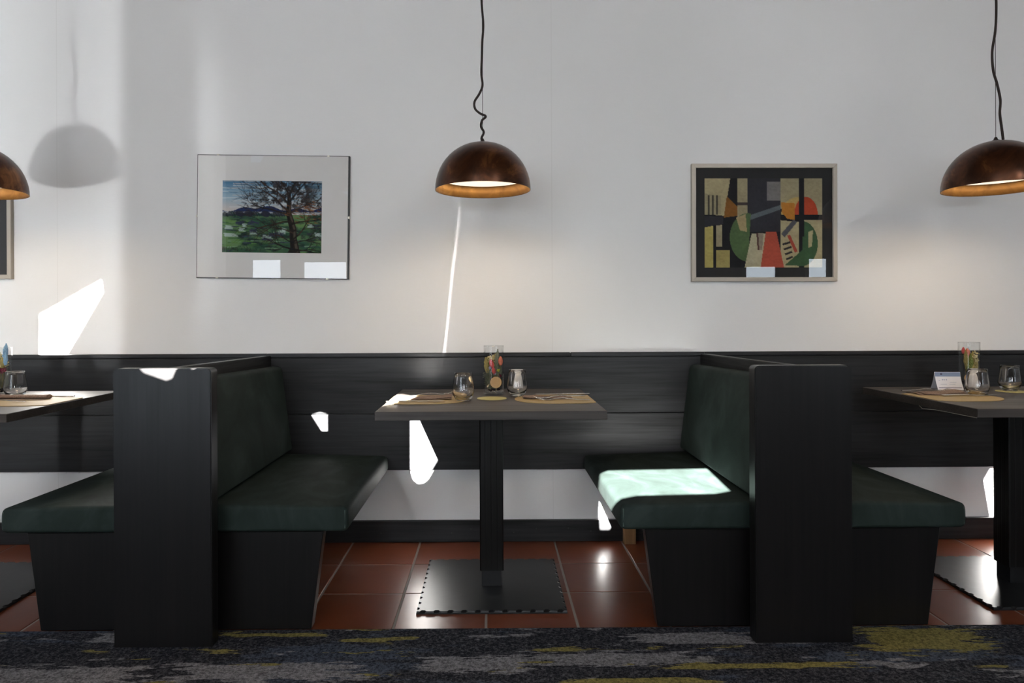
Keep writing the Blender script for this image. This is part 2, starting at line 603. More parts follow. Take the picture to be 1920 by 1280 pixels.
win_glow = glow('window_daylight', (0.80, 0.90, 1.0), 7.0)
win_bright = glow('window_open_sky', (0.90, 0.95, 1.0), 46.0)
for i, (x0, x1, z0, z1) in enumerate(((-3.80, -3.50, 0.06, 1.79), (-3.06, -2.70, 0.06, 1.79), (-2.40, -1.86, 0.85, 1.76), (-1.24, -0.82, 1.14, 1.62), (0.64, 1.06, 1.14, 1.62), (3.28, 3.66, 0.85, 1.68), (4.09, 4.32, 0.85, 1.78))):
    fr = bmesh.new()
    t = 0.04
    for a in ((x0 - t, x0, z0 - t, z1 + t), (x1, x1 + t, z0 - t, z1 + t), (x0, x1, z0 - t, z0), (x0, x1, z1, z1 + t)):
        bx(fr, a[0], a[1], YF + 0.001, YF + 0.05, a[2], a[3])
    w = struct('window_%d' % (i + 1), fr, M['black_edge'])
    obj('window_pane', box_bm(x0, x1, YF + 0.01, YF + 0.02, z0, z1), win_bright if i in (3, 4) else win_glow, w)

# floor: grout bed, terracotta tiles one by one, carpet in front
TX, TY, T = -0.3367, 2.6747, 0.3132
YC = TY - T                       # carpet edge
floor = struct('floor', box_bm(XL, XR, YF, YW, -0.06, -0.0018), M['grout'])
gap = 0.0038
tile_me = None
for r in range(3):
    for c in range(-9, 11):
        x, y = TX + c * T, TY + (r - 1) * T
        if tile_me is None:
            tb = bmesh.new()
            bx(tb, gap, T - gap, gap, T - gap, -0.012, 0.0)
            top_edges = [e for e in tb.edges if all(v.co.z > -0.001 for v in e.verts)]
            bmesh.ops.bevel(tb, geom=top_edges, offset=0.0018, segments=1, affect='EDGES')
            o = obj('tile', tb, M['tile'], floor)
            tile_me = o.data
        else:
            o = bpy.data.objects.new('tile', tile_me)
            C.objects.link(o)
            o.parent = floor
        o.location = (x, y, random.Random(r * 40 + c).uniform(-0.0007, 0.0004))
cb = bmesh.new()
bx(cb, XL, XR, YF, YC, -0.004, 0.004)
obj('carpet', cb, M['carpet'], floor, label='dark grey patterned carpet with grey and yellow streaks')

# wainscot: capping strip and two wide boards per bay, all pieces of one trim
trim = struct('trim_1', box_bm(XL, XR, 3.292, 3.2995, 0.338, 0.880), M['black_edge'])
for a, b_ in ((-4.4, -1.048), (-1.048, 0.9955), (0.9955, 4.6)):
    for z0, z1 in ((0.337, 0.5975), (0.6015, 0.8605)):
        obj('board', box_bm(a + 0.0008, b_ - 0.0008, 3.280, 3.2935, z0, z1, 0.002), M['board'], trim)
for a, b_ in ((-4.4, -1.048), (-1.048, 0.368), (0.3695, 0.9955), (0.9955, 4.6)):
    obj('capping_strip', box_bm(a, b_ - 0.0008, 3.276, 3.2995, 0.8640, 0.8828, 0.003), M['board'], trim)
bb = struct('baseboard_back', box_bm(-4.4, 4.6, 3.280, 3.2995, 0.0, 0.0995, 0.002), M['board'])
nb = bmesh.new()
for xn in (-0.52, -0.19, -0.10, 0.10, 0.205, 0.355, 0.46, 1.75, -1.9, 2.1):
    ball(nb, (xn, 3.2795, 0.052 + 0.01 * math.sin(xn * 40)), 0.0035, 1, (1, 0.35, 1))
obj('nail_heads', nb, M['wire'], bb, kind='stuff')

cw = simple('white_cable', (0.62, 0.62, 0.60), 0.5)
wb = bmesh.new()
tube(wb, [(x, 3.2965, 0.3325 + 0.0008 * math.sin(x * 30)) for x in np.linspace(-2.9, -1.72, 24)], 0.0017, 6)
ca = tag(obj('cable', wb, cw, smooth=True), 'thin white cable clipped along the bottom of the dark wall boards at left', 'cable')
for xc in (-2.55, -2.12, -1.99, -1.93):
    obj('cable_clip', box_bm(xc - 0.003, xc + 0.003, 3.2935, 3.2995, 0.3285, 0.3365, 0.001, 1), cw, ca)

# ------------------------------------------------------------------ booths: partitions and benches


def partition(xm, label):
    t = thing('booth_partition', label, 'partition', (xm, 0, 0.004), 'partitions between the booths')
    # end board facing the room, rounded upper corners
    w, z1, y0, y1, R = 0.1555, 0.886, 2.2385, 2.2925, 0.014
    prof = [(-w, 0), (w, 0)]
    for k_ in range(6):
        a = PI / 2 * k_ / 5
        prof.append((w - R + R * math.cos(a), z1 - R + R * math.sin(a)))
    for k_ in range(6):
        a = PI / 2 + PI / 2 * k_ / 5
        prof.append((-w + R + R * math.cos(a), z1 - R + R * math.sin(a)))
    b2 = bmesh.new()
    loft(b2, [[(x, y0, z) for x, z in prof], [(x, y1, z) for x, z in prof]])
    eds = [e for e in b2.edges if abs(e.verts[0].co.y - e.verts[1].co.y) < 1e-6]
    bmesh.ops.bevel(b2, geom=eds, offset=0.003, segments=2, affect='EDGES')
    obj('end_panel', b2, M['panel'], t, smooth=30)
    d = bmesh.new()
    hw = 0.0205
    loft(d, [[(-hw, y, -0.002), (hw, y, -0.002), (hw, y, z), (-hw, y, z)] for y, z in ((2.2935, 0.884), (3.279, 0.869))])
    bmesh.ops.bevel(d, geom=d.edges[:], offset=0.003, segments=2, affect='EDGES')
    obj('divider_panel', d, M['rail'], t)
    return t


partition(-1.048, 'charcoal booth partition at left with brighter brushed end board')
partition(0.9955, 'near-black booth partition at right between green benches')


def rprof(pts, r, seg=4):
    """round the corners of a closed 2D polygon"""
    out = []
    n = len(pts)
    for i in range(n):
        p, a, b_ = Vector(pts[i]), Vector(pts[i - 1]), Vector(pts[(i + 1) % n])
        rr = r[i] if isinstance(r, (list, tuple)) else r
        if rr <= 0:
            out.append(tuple(p))
            continue
        u, v = (a - p), (b_ - p)
        rr = min(rr, u.length * 0.45, v.length * 0.45)
        p0, p1 = p + u.normalized() * rr, p + v.normalized() * rr
        for k_ in range(seg + 1):
            s = k_ / seg
            out.append(tuple((1 - s) ** 2 * p0 + 2 * s * (1 - s) * p + s * s * p1))
    return out


def soft_loft(prof_fn, ys, inset, r_end):
    """extrude a profile (function of t in 0..1) along y with rounded ends"""
    b2 = bmesh.new()
    y0, y1 = ys
    L = y1 - y0
    st = []
    for k_ in range(5):
        a = PI / 2 * k_ / 4
        st.append((r_end * (1 - math.sin(a)) * -1 + 0, 0))
    rings = []
    for k_ in range(6):
        a = PI / 2 * k_ / 5
        rings.append((y0 + r_end * (1 - math.cos(PI / 2 - a)) if False else y0 + r_end * (1 - math.sin(a)), r_end * (1 - math.cos(a))))
    rings = rings[::-1]
    rings = [(y0 + r_end * (1 - math.sin(PI / 2 * (1 - k_ / 5))), r_end * (1 - math.cos(PI / 2 * (1 - k_ / 5)))) for k_ in range(6)]
    mids = [(y0 + L * f, 0) for f in (0.25, 0.5, 0.75)]
    tail = [(y1 - (y - y0), i_) for y, i_ in rings[::-1]]
    allr = rings + mids + tail
    loops = []
    for y, i_ in allr:
        t = (y - y0) / L
        p = prof_fn(t)
        cx = sum(q[0] for q in p) / len(p)
        cz = sum(q[1] for q in p) / len(p)
        wx = max(abs(q[0] - cx) for q in p)
        wz = max(abs(q[1] - cz) for q in p)
        i2 = i_ * inset
        loops.append([(cx + (q[0] - cx) * (1 - i2 / wx), y, cz + (q[1] - cz) * (1 - i2 / wz)) for q in p])
    loft(b2, loops)
    return b2


def bench(xm, sgn, depth, label, post=False):
    """bench on one side of a divider; local x runs from the divider face outwards"""
    t = thing('booth_bench', label, 'bench', (xm, 0, 0), 'green leather booth benches')
    f = 0.022                       # divider half thickness and a hair
    s = sgn

    def seat_p(u):
        zt0, zt1 = 0.428 - 0.006 * u, 0.414 - 0.012 * u + 0.004
        p = [(s * (f + 0.001), 0.333), (s * (depth + 0.006 * 1), 0.333), (s * (depth + 0.004), zt1), (s * (f + 0.001), zt0)]
        if s < 0:
            p = p[::-1]
        q = rprof(p, 0.024, 5)
        return q
    b2 = soft_loft(seat_p, (2.352, 3.276), 1.0, 0.016)
    seat = obj('seat_cushion', b2, M['leather'], t, smooth=True)
    pb = bmesh.new()
    tube(pb, [(s * (depth - 0.006), 2.3545, z) for z in (0.345, 0.37, 0.39, 0.405)], 0.0018, 6)
    obj('seam', pb, M['piping'], seat)

    def back_p(u):
        zt = 0.850 - 0.026 * u
        p = [(s * (f + 0.001), 0.437), (s * (f + 0.099), 0.437), (s * (f + 0.050), zt), (s * (f + 0.001), zt + 0.001)]
        rr = [0.008, 0.012, 0.030, 0.012]
        if s < 0:
            p, rr = p[::-1], rr[::-1]
        return rprof(p, rr, 5)
    b2 = soft_loft(back_p, (2.296, 3.276), 1.0, 0.014)
    obj('backrest_cushion', b2, M['leather'], t, smooth=True)
    # base: a thick board with a raking front edge, near the aisle end
    b2 = bmesh.new()
    xt, xb = depth - 0.080, depth - 0.122
    loft(b2, [[(s * f, y, 0.0045), (s * xb, y, 0.0045), (s * xt, y, 0.332), (s * f, y, 0.332)] for y in (2.364, 2.412)])
    bmesh.ops.bevel(b2, geom=b2.edges[:], offset=0.002, segments=1, affect='EDGES')
    obj('base_board', b2, M['panel'], t, smooth=30)
    # carrying rail under the seat along the divider
    obj('carrying_rail', box_bm(min(s * f, s * 0.075), max(s * f, s * 0.075), 2.413, 3.276, 0.262, 0.332, 0.002), M['rail'], t)
    if post:
        obj('rear_post', box_bm(min(s * 0.335, s * 0.388), max(s * 0.335, s * 0.388), 3.232, 3.272, 0.0006, 0.332, 0.001), M['raw_wood'], t, label='unpainted wooden rear post under the seat')
    return t


bench(-1.048, 1, 0.560, 'green leather bench right of left partition, dark in shadow')
bench(-1.048, -1, 0.590, 'green leather bench at far left edge behind left partition')
bench(0.9955, -1, 0.562, 'green leather bench with a bright sunlit band across its seat', post=True)
bench(0.9955, 1, 0.597, 'green leather bench at far right beside right partition')

# ------------------------------------------------------------------ tables
TYC = 2.75


def notched_plate(h, z0, th):
    b2 = bmesh.new()
    top, bot = [], []
    corners = [(-h, -h), (h, -h), (h, h), (-h, h)]
    nn = 11
    for i in range(4):
        p, q = Vector(corners[i]), Vector(corners[(i + 1) % 4])
        d = (q - p).normalized()
        n = Vector((-d.y, d.x))
        L = (q - p).length
        top.append(p + (d + n) * 0.002)
        bot.append(p)
        for j in range(nn):
            s0 = L * (j + 0.5) / nn
            for ds, dn in ((-0.012, 0.0015), (-0.006, 0.0105), (0.006, 0.0105), (0.012, 0.0015)):
                top.append(p + d * (s0 + ds) + n * dn)
                bot.append(p + d * (s0 + ds))
    loft(b2, [[(v.x, v.y, z0) for v in bot], [(v.x, v.y, z0 + th * 0.45) for v in bot], [(v.x, v.y, z0 + th) for v in top]])
    return b2


def fluted(hw, z0, z1):
    b2 = bmesh.new()
    pts = []
    for i in range(4):
        a = i * PI / 2
        d, n = Vector((math.cos(a), math.sin(a))), Vector((-math.sin(a), math.cos(a)))
        base = -n * hw
        row = [(-hw + 0.004, 0)]
        for g_ in (-0.5, 0.0, 0.5):
            c0 = g_ * hw
            row += [(c0 - 0.003, 0), (c0, -0.0008), (c0 + 0.003, 0)]
        row += [(hw - 0.004, 0)]
        for s0, dep in row:
            p = d * s0 - n * (hw + dep)
            pts.append(p)
    loft(b2, [[(p.x, p.y, z0) for p in pts], [(p.x, p.y, z1) for p in pts]])
    return b2


tb0 = thing('pedestal_table', 'dark wooden pedestal table in the middle booth', 'table', (-0.003, TYC, 0), 'pedestal tables in the booths')
obj('tabletop', box_bm(-0.3937, 0.3937, -0.3722, 0.3708, 0.700, 0.730, 0.0015, 1), M['top'], tb0)
obj('column', fluted(0.0455, 0.073, 0.6995), M['column'], tb0)
obj('column_foot', box_bm(-0.0375, 0.0375, -0.0375, 0.0375, 0.0113, 0.0725, 0.001), M['steel'], tb0)
obj('base_plate', notched_plate(0.2675, 0.0006, 0.0108), M['steel'], tb0)
obj('mounting_plate', box_bm(-0.09, 0.09, -0.09, 0.09, 0.694, 0.6997), M['steel'], tb0)
XTL, XTR = -2.03, 2.045
dup(tb0, (XTL, TYC, 0), 'dark pedestal table cut off by the left edge of the picture')
tr_ = dup(tb0, (XTR, TYC, 0), 'dark pedestal table cut off by the right edge of the picture')
sb = bmesh.new()
tube(sb, [(-0.392, -0.365, 0.6985), (-0.392, -0.25, 0.6975), (-0.392, -0.14, 0.6965), (-0.391, -0.06, 0.690), (-0.380, -0.02, 0.6985)], 0.0009, 6)
obj('underside_wire', sb, M['clip'], tr_, label='thin bright wire under the table edge')
ZT = 0.7303

# ------------------------------------------------------------------ pendant lamps


def spline(pts, n=8):
    P = [Vector(p) for p in pts]
    P = [P[0] * 2 - P[1]] + P + [P[-1] * 2 - P[-2]]
    out = []
    for i in range(1, len(P) - 2):
        for k_ in range(n):
            t = k_ / n
            a, b_, c, d = P[i - 1], P[i], P[i + 1], P[i + 2]
            out.append(0.5 * ((2 * b_) + (c - a) * t + (2 * a - 5 * b_ + 4 * c - d) * t * t + (3 * b_ - a - 3 * c + d) * t ** 3))
    out.append(P[-2])
    return out


def lamp(x, label, cord, wire_x, power):
    z0 = 1.545
    t = thing('pendant_lamp', label, 'lamp', (x, TYC, z0), 'copper dome pendant lamps')
    R, H = 0.1865, 0.186
    o_ = bmesh.new()
    prof = [(R, 0.0)]
    for k_ in range(1, 15):
        a = PI / 2 * k_ / 14.0
        prof.append((max(R * math.cos(a) ** 0.96, 0.012) if k_ < 14 else 0.012, H * math.sin(a)))
    lathe(o_, prof, 64)
    sh = obj('shade', o_, M['shade_out'], t, smooth=True)
    i_ = bmesh.new()
    pin = [(R - 0.0005, 0.0), (R - 0.004, 0.001)] + [(max((R - 0.005) * math.cos(PI / 2 * k_ / 12), 0.012), 0.002 + (H - 0.006) * math.sin(PI / 2 * k_ / 12)) for k_ in range(1, 13)]
    lathe(i_, pin, 64)
    bmesh.ops.reverse_faces(i_, faces=i_.faces[:])
    obj('shade_lining', i_, M['shade_in'], t, smooth=True, label='gold leaf lining')
    d_ = bmesh.new()
    zd = 0.046
    lathe(d_, [(0.0005, zd), (0.172, zd), (0.172, zd + 0.006), (0.0005, zd + 0.006)], 64)
    obj('diffuser', d_, M['diffuser'], t, smooth=30, label='glowing opal diffuser')
    c_ = bmesh.new()
    lathe(c_, [(0.020, H - 0.004), (0.019, H + 0.001), (0.008, H + 0.006), (0.004, H + 0.016), (0.0005, H + 0.016)], 20)
    obj('cap', c_, M['cord'], t, smooth=40)
    cb_ = bmesh.new()
    tube(cb_, spline(cord), 0.0046, 8)
    obj('cord', cb_, M['cord'], t, smooth=True)
    w_ = bmesh.new()
    tube(w_, [(wire_x, 0, H + 0.01), (wire_x, 0, ZC - z0)], 0.0011, 6)
    obj('suspension_wire', w_, M['wire'], t)
    k_ = bmesh.new()
    lathe(k_, [(0.05, ZC - z0 - 0.001), (0.05, ZC - z0 - 0.03), (0.0005, ZC - z0 - 0.03)], 24)
    obj('ceiling_rose', k_, M['shade_out'], t, smooth=40)
    light('lamp_light', 'AREA', (x, TYC, z0 + 0.044), (0, 0, -1), power, (1.0, 0.74, 0.45), shape='DISK', size=0.30)
    return t


K = 2.75 / 1317.48


def cp(dx, y):            # cord point: sideways offset and height above the rim, in lamp coordinates
    return (dx, 0, 1.05 + (594 - y) * K - 1.545)


lamp(-0.0315, 'middle copper dome pendant lamp above the centre table',
     [(-0.004, -0.002, 0.196)] + [(d * K, 0.006 * math.sin(y), cp(0, y)[2]) for d, y in ((-2, 258), (2, 247), (-3, 238), (-1, 226), (6, 219), (-5, 213), (-14, 203), (-15, 190), (-6, 176), (0, 160), (-2, 138), (-1, 110), (0, 80), (2, 45), (-1, 0), (1, -60), (0, -160), (2, -300))] + [(0, 0, 2.63)], 0.0, 2.6)
lamp(1.985, 'right copper dome pendant lamp cut by the picture edge',
     [(0.028, -0.002, 0.192)] + [(d * K, 0, cp(0, y)[2]) for d, y in ((11, 240), (8, 215), (9, 190), (3, 160), (-4, 135), (-6, 100), (0, 60), (2, 20), (1, -40), (0, -160), (2, -300))] + [(0, 0, 2.63)], 0.0, 2.6)
lamp(-2.02, 'left copper dome pendant lamp cut by the picture edge',
     [(0.0, -0.002, 0.196)] + [(d * K, 0, cp(0, y)[2]) for d, y in ((2, 240), (-8, 215), (4, 190), (3, 160), (-3, 120), (0, 60), (-4, 20), (-1, -40), (0, -160), (2, -300))] + [(0, 0, 2.63)], 0.0, 2.4)

# ------------------------------------------------------------------ painted pictures (flat prints, colours held per vertex)


def lin(c):
    c = np.asarray(c, float) / 255.0
    return np.where(c <= 0.04045, c / 12.92, ((c + 0.055) / 1.055) ** 2.4)


class Paint:
    def __init__(s, W, H, seed=1):
        s.W, s.H = W, H
        s.im = np.zeros((H, W, 3))
        s.yy, s.xx = np.mgrid[0:H, 0:W]
        s.u, s.v = (s.xx + 0.5) / W, (s.yy + 0.5) / H      # v grows downward
        s.rng = np.random.RandomState(seed)

    def noise(s, su, sv, seed):
        r = np.random.RandomState(seed)
        out = np.zeros((s.H, s.W))
        amp, tot = 1.0, 0
        for o_ in range(4):
            nu, nv = int(su * 2 ** o_) + 2, int(sv * 2 ** o_) + 2
            g_ = r.rand(nv + 1, nu + 1)
            fu, fv = s.u * (nu - 1), s.v * (nv - 1)
            iu, iv = fu.astype(int), fv.astype(int)
            a, b_ = fu - iu, fv - iv
            a, b_ = a * a * (3 - 2 * a), b_ * b_ * (3 - 2 * b_)
            out += amp * ((g_[iv, iu] * (1 - a) + g_[iv, iu + 1] * a) * (1 - b_) + (g_[iv + 1, iu] * (1 - a) + g_[iv + 1, iu + 1] * a) * b_)
            tot += amp
            amp *= 0.55
        return out / tot

    def mix(s, mask, col):
        c = lin(col)
        s.im = s.im * (1 - mask[..., None]) + c * mask[..., None]

    def poly(s, pts, col, alpha=1.0):
        P = np.array(pts, float)
        x, y = s.u, s.v
        ins = np.zeros(x.shape, bool)
        j = len(P) - 1
        for i in range(len(P)):
            c = ((P[i, 1] > y) != (P[j, 1] > y)) & (x < (P[j, 0] - P[i, 0]) * (y - P[i, 1]) / (P[j, 1] - P[i, 1] + 1e-12) + P[i, 0])
            ins ^= c
            j = i
        s.mix(ins * alpha, col)

    def stroke(s, a, b_, w0, w1, col, alpha=1.0):
        asp = s.H / s.W
        pad = max(w0, w1) + 0.004
        x0, x1 = min(a[0], b_[0]) - pad, max(a[0], b_[0]) + pad
        y0, y1 = min(a[1], b_[1]) - pad / asp, max(a[1], b_[1]) + pad / asp
        i0, i1 = max(int(x0 * s.W), 0), min(int(x1 * s.W) + 2, s.W)
        j0, j1 = max(int(y0 * s.H), 0), min(int(y1 * s.H) + 2, s.H)
        if i0 >= i1 or j0 >= j1:
            return
        X, Y = s.u[j0:j1, i0:i1], s.v[j0:j1, i0:i1] * asp
        ax, ay, bx_, by = a[0], a[1] * asp, b_[0], b_[1] * asp
        dx, dy = bx_ - ax, by - ay
        t = np.clip(((X - ax) * dx + (Y - ay) * dy) / (dx * dx + dy * dy + 1e-12), 0, 1)
        d = np.hypot(X - ax - t * dx, Y - ay - t * dy)
        w = (w0 + (w1 - w0) * t) * 0.5
        k_ = (np.clip((w - d) * s.W + 0.5, 0, 1) * alpha)[..., None]
        s.im[j0:j1, i0:i1] = s.im[j0:j1, i0:i1] * (1 - k_) + lin(col) * k_

    def build(s, name, w, h, parent, y, cx, cz):
        W, H = s.W, s.H
        X = cx - w / 2 + w * (np.arange(W) / (W - 1))
        Z = cz + h / 2 - h * (np.arange(H) / (H - 1))
        co = np.zeros((H, W, 3))
        co[..., 0] = X[None, :]
        co[..., 1] = y
        co[..., 2] = Z[:, None]
        idx = np.arange(W * H).reshape(H, W)
        f = np.stack([idx[:-1, :-1], idx[1:, :-1], idx[1:, 1:], idx[:-1, 1:]], -1).reshape(-1, 4)
        me = bpy.data.meshes.new(name)
        me.from_pydata(co.reshape(-1, 3).tolist(), [], f.tolist())
        at = me.color_attributes.new('ink', 'FLOAT_COLOR', 'POINT')
        rgba = np.ones((W * H, 4), np.float32)
        rgba[:, :3] = s.im.reshape(-1, 3)
        at.data.foreach_set('color', rgba.ravel())
        me.materials.append(M['print'])
        o = bpy.data.objects.new(name, me)
        C.objects.link(o)
        o.parent = parent
        return o


def tree_painting():
    p = Paint(230, 168, 3)
    R = p.rng
    p.mix(np.ones((p.H, p.W)), (120, 150, 172))
    sky = np.clip(p.v / 0.40, 0, 1)
    c0, c1, c2 = lin((58, 112, 148)), lin((150, 176, 192)), lin((196, 190, 186))
    g_ = np.where(sky[..., None] < 0.6, c0 + (c1 - c0) * (sky / 0.6)[..., None], c1 + (c2 - c1) * ((sky - 0.6) / 0.4)[..., None])
    p.im = g_
    for i in range(90):
        y = R.rand() * 0.37
        x = R.rand() * 1.1 - 0.1
        p.stroke((x, y), (x + 0.1 + 0.25 * R.rand(), y + (R.rand() - 0.5) * 0.03), 0.012, 0.006, [(210, 214, 214), (74, 128, 160), (160, 184, 198), (190, 186, 184)][R.randint(4)], 0.55)
    # field
    grass = p.v > 0.47
    n1 = p.noise(4, 9, 5)
    n2 = p.noise(8, 16, 6)
    a, b_, c_ = lin((46, 84, 64)), lin((100, 132, 86)), lin((28, 52, 48))
    col = a + (b_ - a) * np.clip((n1 - 0.35) * 3, 0, 1)[..., None]
    col = col + (c_ - col) * np.clip((n2 - 0.52) * 5, 0, 1)[..., None]
    p.im = np.where(grass[..., None], col, p.im)
    for i in range(150):
        y = 0.52 + R.rand() * 0.46
        x = R.rand() * 1.1 - 0.1
        k_ = R.randint(7)
        p.stroke((x, y), (x + 0.04 + 0.10 * R.rand(), y + (R.rand() - 0.5) * 0.03), 0.014, 0.005, [(54, 96, 58), (98, 138, 70), (30, 58, 48), (120, 150, 120), (58, 62, 92), (40, 84, 76), (70, 110, 60)][k_], 0.75)
    for x, y, L in ((0.03, 0.63, 0.08), (0.02, 0.735, 0.13), (0.17, 0.66, 0.06), (0.27, 0.70, 0.08), (0.56, 0.69, 0.07), (0.40, 0.76, 0.10), (0.93, 0.72, 0.07), (0.60, 0.66, 0.05), (0.20, 0.60, 0.05), (0.86, 0.6, 0.06)):
        for j in range(4):
            p.stroke((x + R.rand() * 0.02, y + j * 0.012), (x + L * (0.7 + 0.4 * R.rand()), y + j * 0.012 + 0.006), 0.014, 0.006, (176, 190, 188), 0.8)
    for x, y in ((0.25, 0.67), (0.45, 0.72), (0.40, 0.79), (0.52, 0.71), (0.12, 0.56), (0.27, 0.56)):
        for j in range(5):
            p.stroke((x + R.rand() * 0.05, y + R.rand() * 0.05), (x + 0.10, y + R.rand() * 0.05), 0.018, 0.006, (50, 54, 82), 0.7)
    # hills, mist and hedge
    hill = 0.385 + 0.03 * np.sin(p.u * 9 + 1.0) * np.exp(-p.u) + 0.02 * np.sin(p.u * 23)
    p.mix(((p.v > hill) & (p.v < 0.44)).astype(float), (32, 48, 92))
    p.mix((((p.v > 0.43) & (p.v < 0.47)) * np.clip(p.noise(6, 20, 9) * 2.2 - 0.5, 0, 1)), (190, 196, 206))
    for x in np.linspace(0, 0.62, 26):
        p.stroke((x, 0.47 - 0.03 * R.rand()), (x + 0.03, 0.475 + 0.02 * R.rand()), 0.03, 0.018, [(24, 34, 40), (38, 44, 60), (20, 50, 52)][R.randint(3)], 0.9)
    for x in (0.16, 0.25, 0.42):
        p.stroke((x, 0.455), (x + 0.03, 0.465), 0.055, 0.06, (36, 38, 56), 0.9)
    # crown haze and tree
    cr = np.exp(-(((p.u - 0.68) / 0.27) ** 2 + ((p.v - 0.18) / 0.24) ** 2) ** 1.5)
    p.mix(np.clip(cr * 1.5, 0, 1) * np.clip(p.noise(20, 17, 21) * 8 - 3.4, 0, 1) * 0.92, (30, 28, 30))
    p.mix(cr * np.clip(p.noise(20, 18, 22) * 3 - 1.5, 0, 1) * 0.8, (88, 60, 48))
    lo = np.exp(-(((p.u - 0.74) / 0.22) ** 2 + ((p.v - 0.76) / 0.13) ** 2) ** 1.5)
    p.mix(lo * np.clip(p.noise(22, 18, 23) * 7 - 3.4, 0, 1) * 0.75, (40, 40, 44))

    def branch(x, y, a_, L, w, d):
        n = 4
        for i in range(n):
            a_ += (R.rand() - 0.5) * 0.55
            x2, y2 = x + math.cos(a_) * L / n, y - math.sin(a_) * L / n * 1.37
            p.stroke((x, y), (x2, y2), w, w * 0.85, [(26, 22, 22), (40, 32, 28), (22, 24, 30), (62, 44, 34)][R.randint(4)], 0.95)
            x, y, w = x2, y2, w * 0.85
            if d > 0 and i > 0:
                for q in range(2 if d > 1 else 3):
                    branch(x, y, a_ + (R.rand() - 0.5) * 1.9, L * (0.45 + 0.25 * R.rand()), w * 0.55, d - 1)
    tr = [(0.725, 1.0, 0.13), (0.73, 0.93, 0.088), (0.715, 0.80, 0.072), (0.71, 0.66, 0.070), (0.69, 0.56, 0.064), (0.665, 0.44, 0.056), (0.672, 0.30, 0.046), (0.668, 0.18, 0.036)]
    for (x, y, w), (x2, y2, w2) in zip(tr[:-1], tr[1:]):
        p.stroke((x, y), (x2, y2), w, w2, (34, 28, 26))
        p.stroke((x + w * 0.2, y), (x2 + w2 * 0.2, y2), w * 0.3, w2 * 0.3, (84, 72, 62), 0.8)
        p.stroke((x - w * 0.25, y), (x2 - w2 * 0.25, y2), w * 0.2, w2 * 0.2, (18, 20, 22), 0.9)
    for x, y, a_, L, w in ((0.67, 0.42, 2.5, 0.34, 0.022), (0.67, 0.34, 2.2, 0.36, 0.022), (0.668, 0.30, 0.8, 0.34, 0.022), (0.672, 0.24, 1.9, 0.28, 0.02), (0.67, 0.22, 1.2, 0.28, 0.02), (0.68, 0.48, 2.9, 0.36, 0.018),
                           (0.69, 0.56, 2.95, 0.34, 0.02), (0.70, 0.60, 0.25, 0.30, 0.018), (0.71, 0.72, 2.6, 0.2, 0.014), (0.72, 0.80, 0.7, 0.26, 0.018), (0.72, 0.85, 2.9, 0.22, 0.014), (0.73, 0.86, 0.25, 0.24, 0.014), (0.68, 0.45, 0.5, 0.3, 0.018), (0.72, 0.95, 3.0, 0.2, 0.02), (0.74, 0.95, 0.1, 0.18, 0.02)):
        branch(x, y, a_, L, w, 2)
    for i in range(160):
        a_ = R.rand() * PI
        rr = 0.12 + 0.32 * R.rand()
        x, y = 0.67 + rr * math.cos(a_), 0.36 - rr * 1.05 * math.sin(a_)
        for q in range(3):
            b2 = a_ + R.randn() * 0.7
            p.stroke((x, y), (x + 0.05 * math.cos(b2), y - 0.06 * math.sin(b2)), 0.007, 0.003, [(28, 24, 24), (52, 40, 34), (30, 32, 40)][R.randint(3)], 0.85)
    for i in range(70):
        x, y = 0.86 + R.randn() * 0.09, 0.43 + R.randn() * 0.07
        p.stroke((x, y), (x + 0.03, y + 0.01), 0.012, 0.004, [(112, 66, 34), (140, 92, 54), (84, 54, 36)][R.randint(3)], 0.7)
    for i in range(60):
        x = R.rand() * 0.4
        y = 0.93 + R.rand() * 0.06
        p.stroke((x, y), (x + 0.008 * R.randn(), y - 0.04 * R.rand()), 0.006, 0.003, [(28, 36, 26), (70, 60, 50)][R.randint(2)], 0.8)
    return p


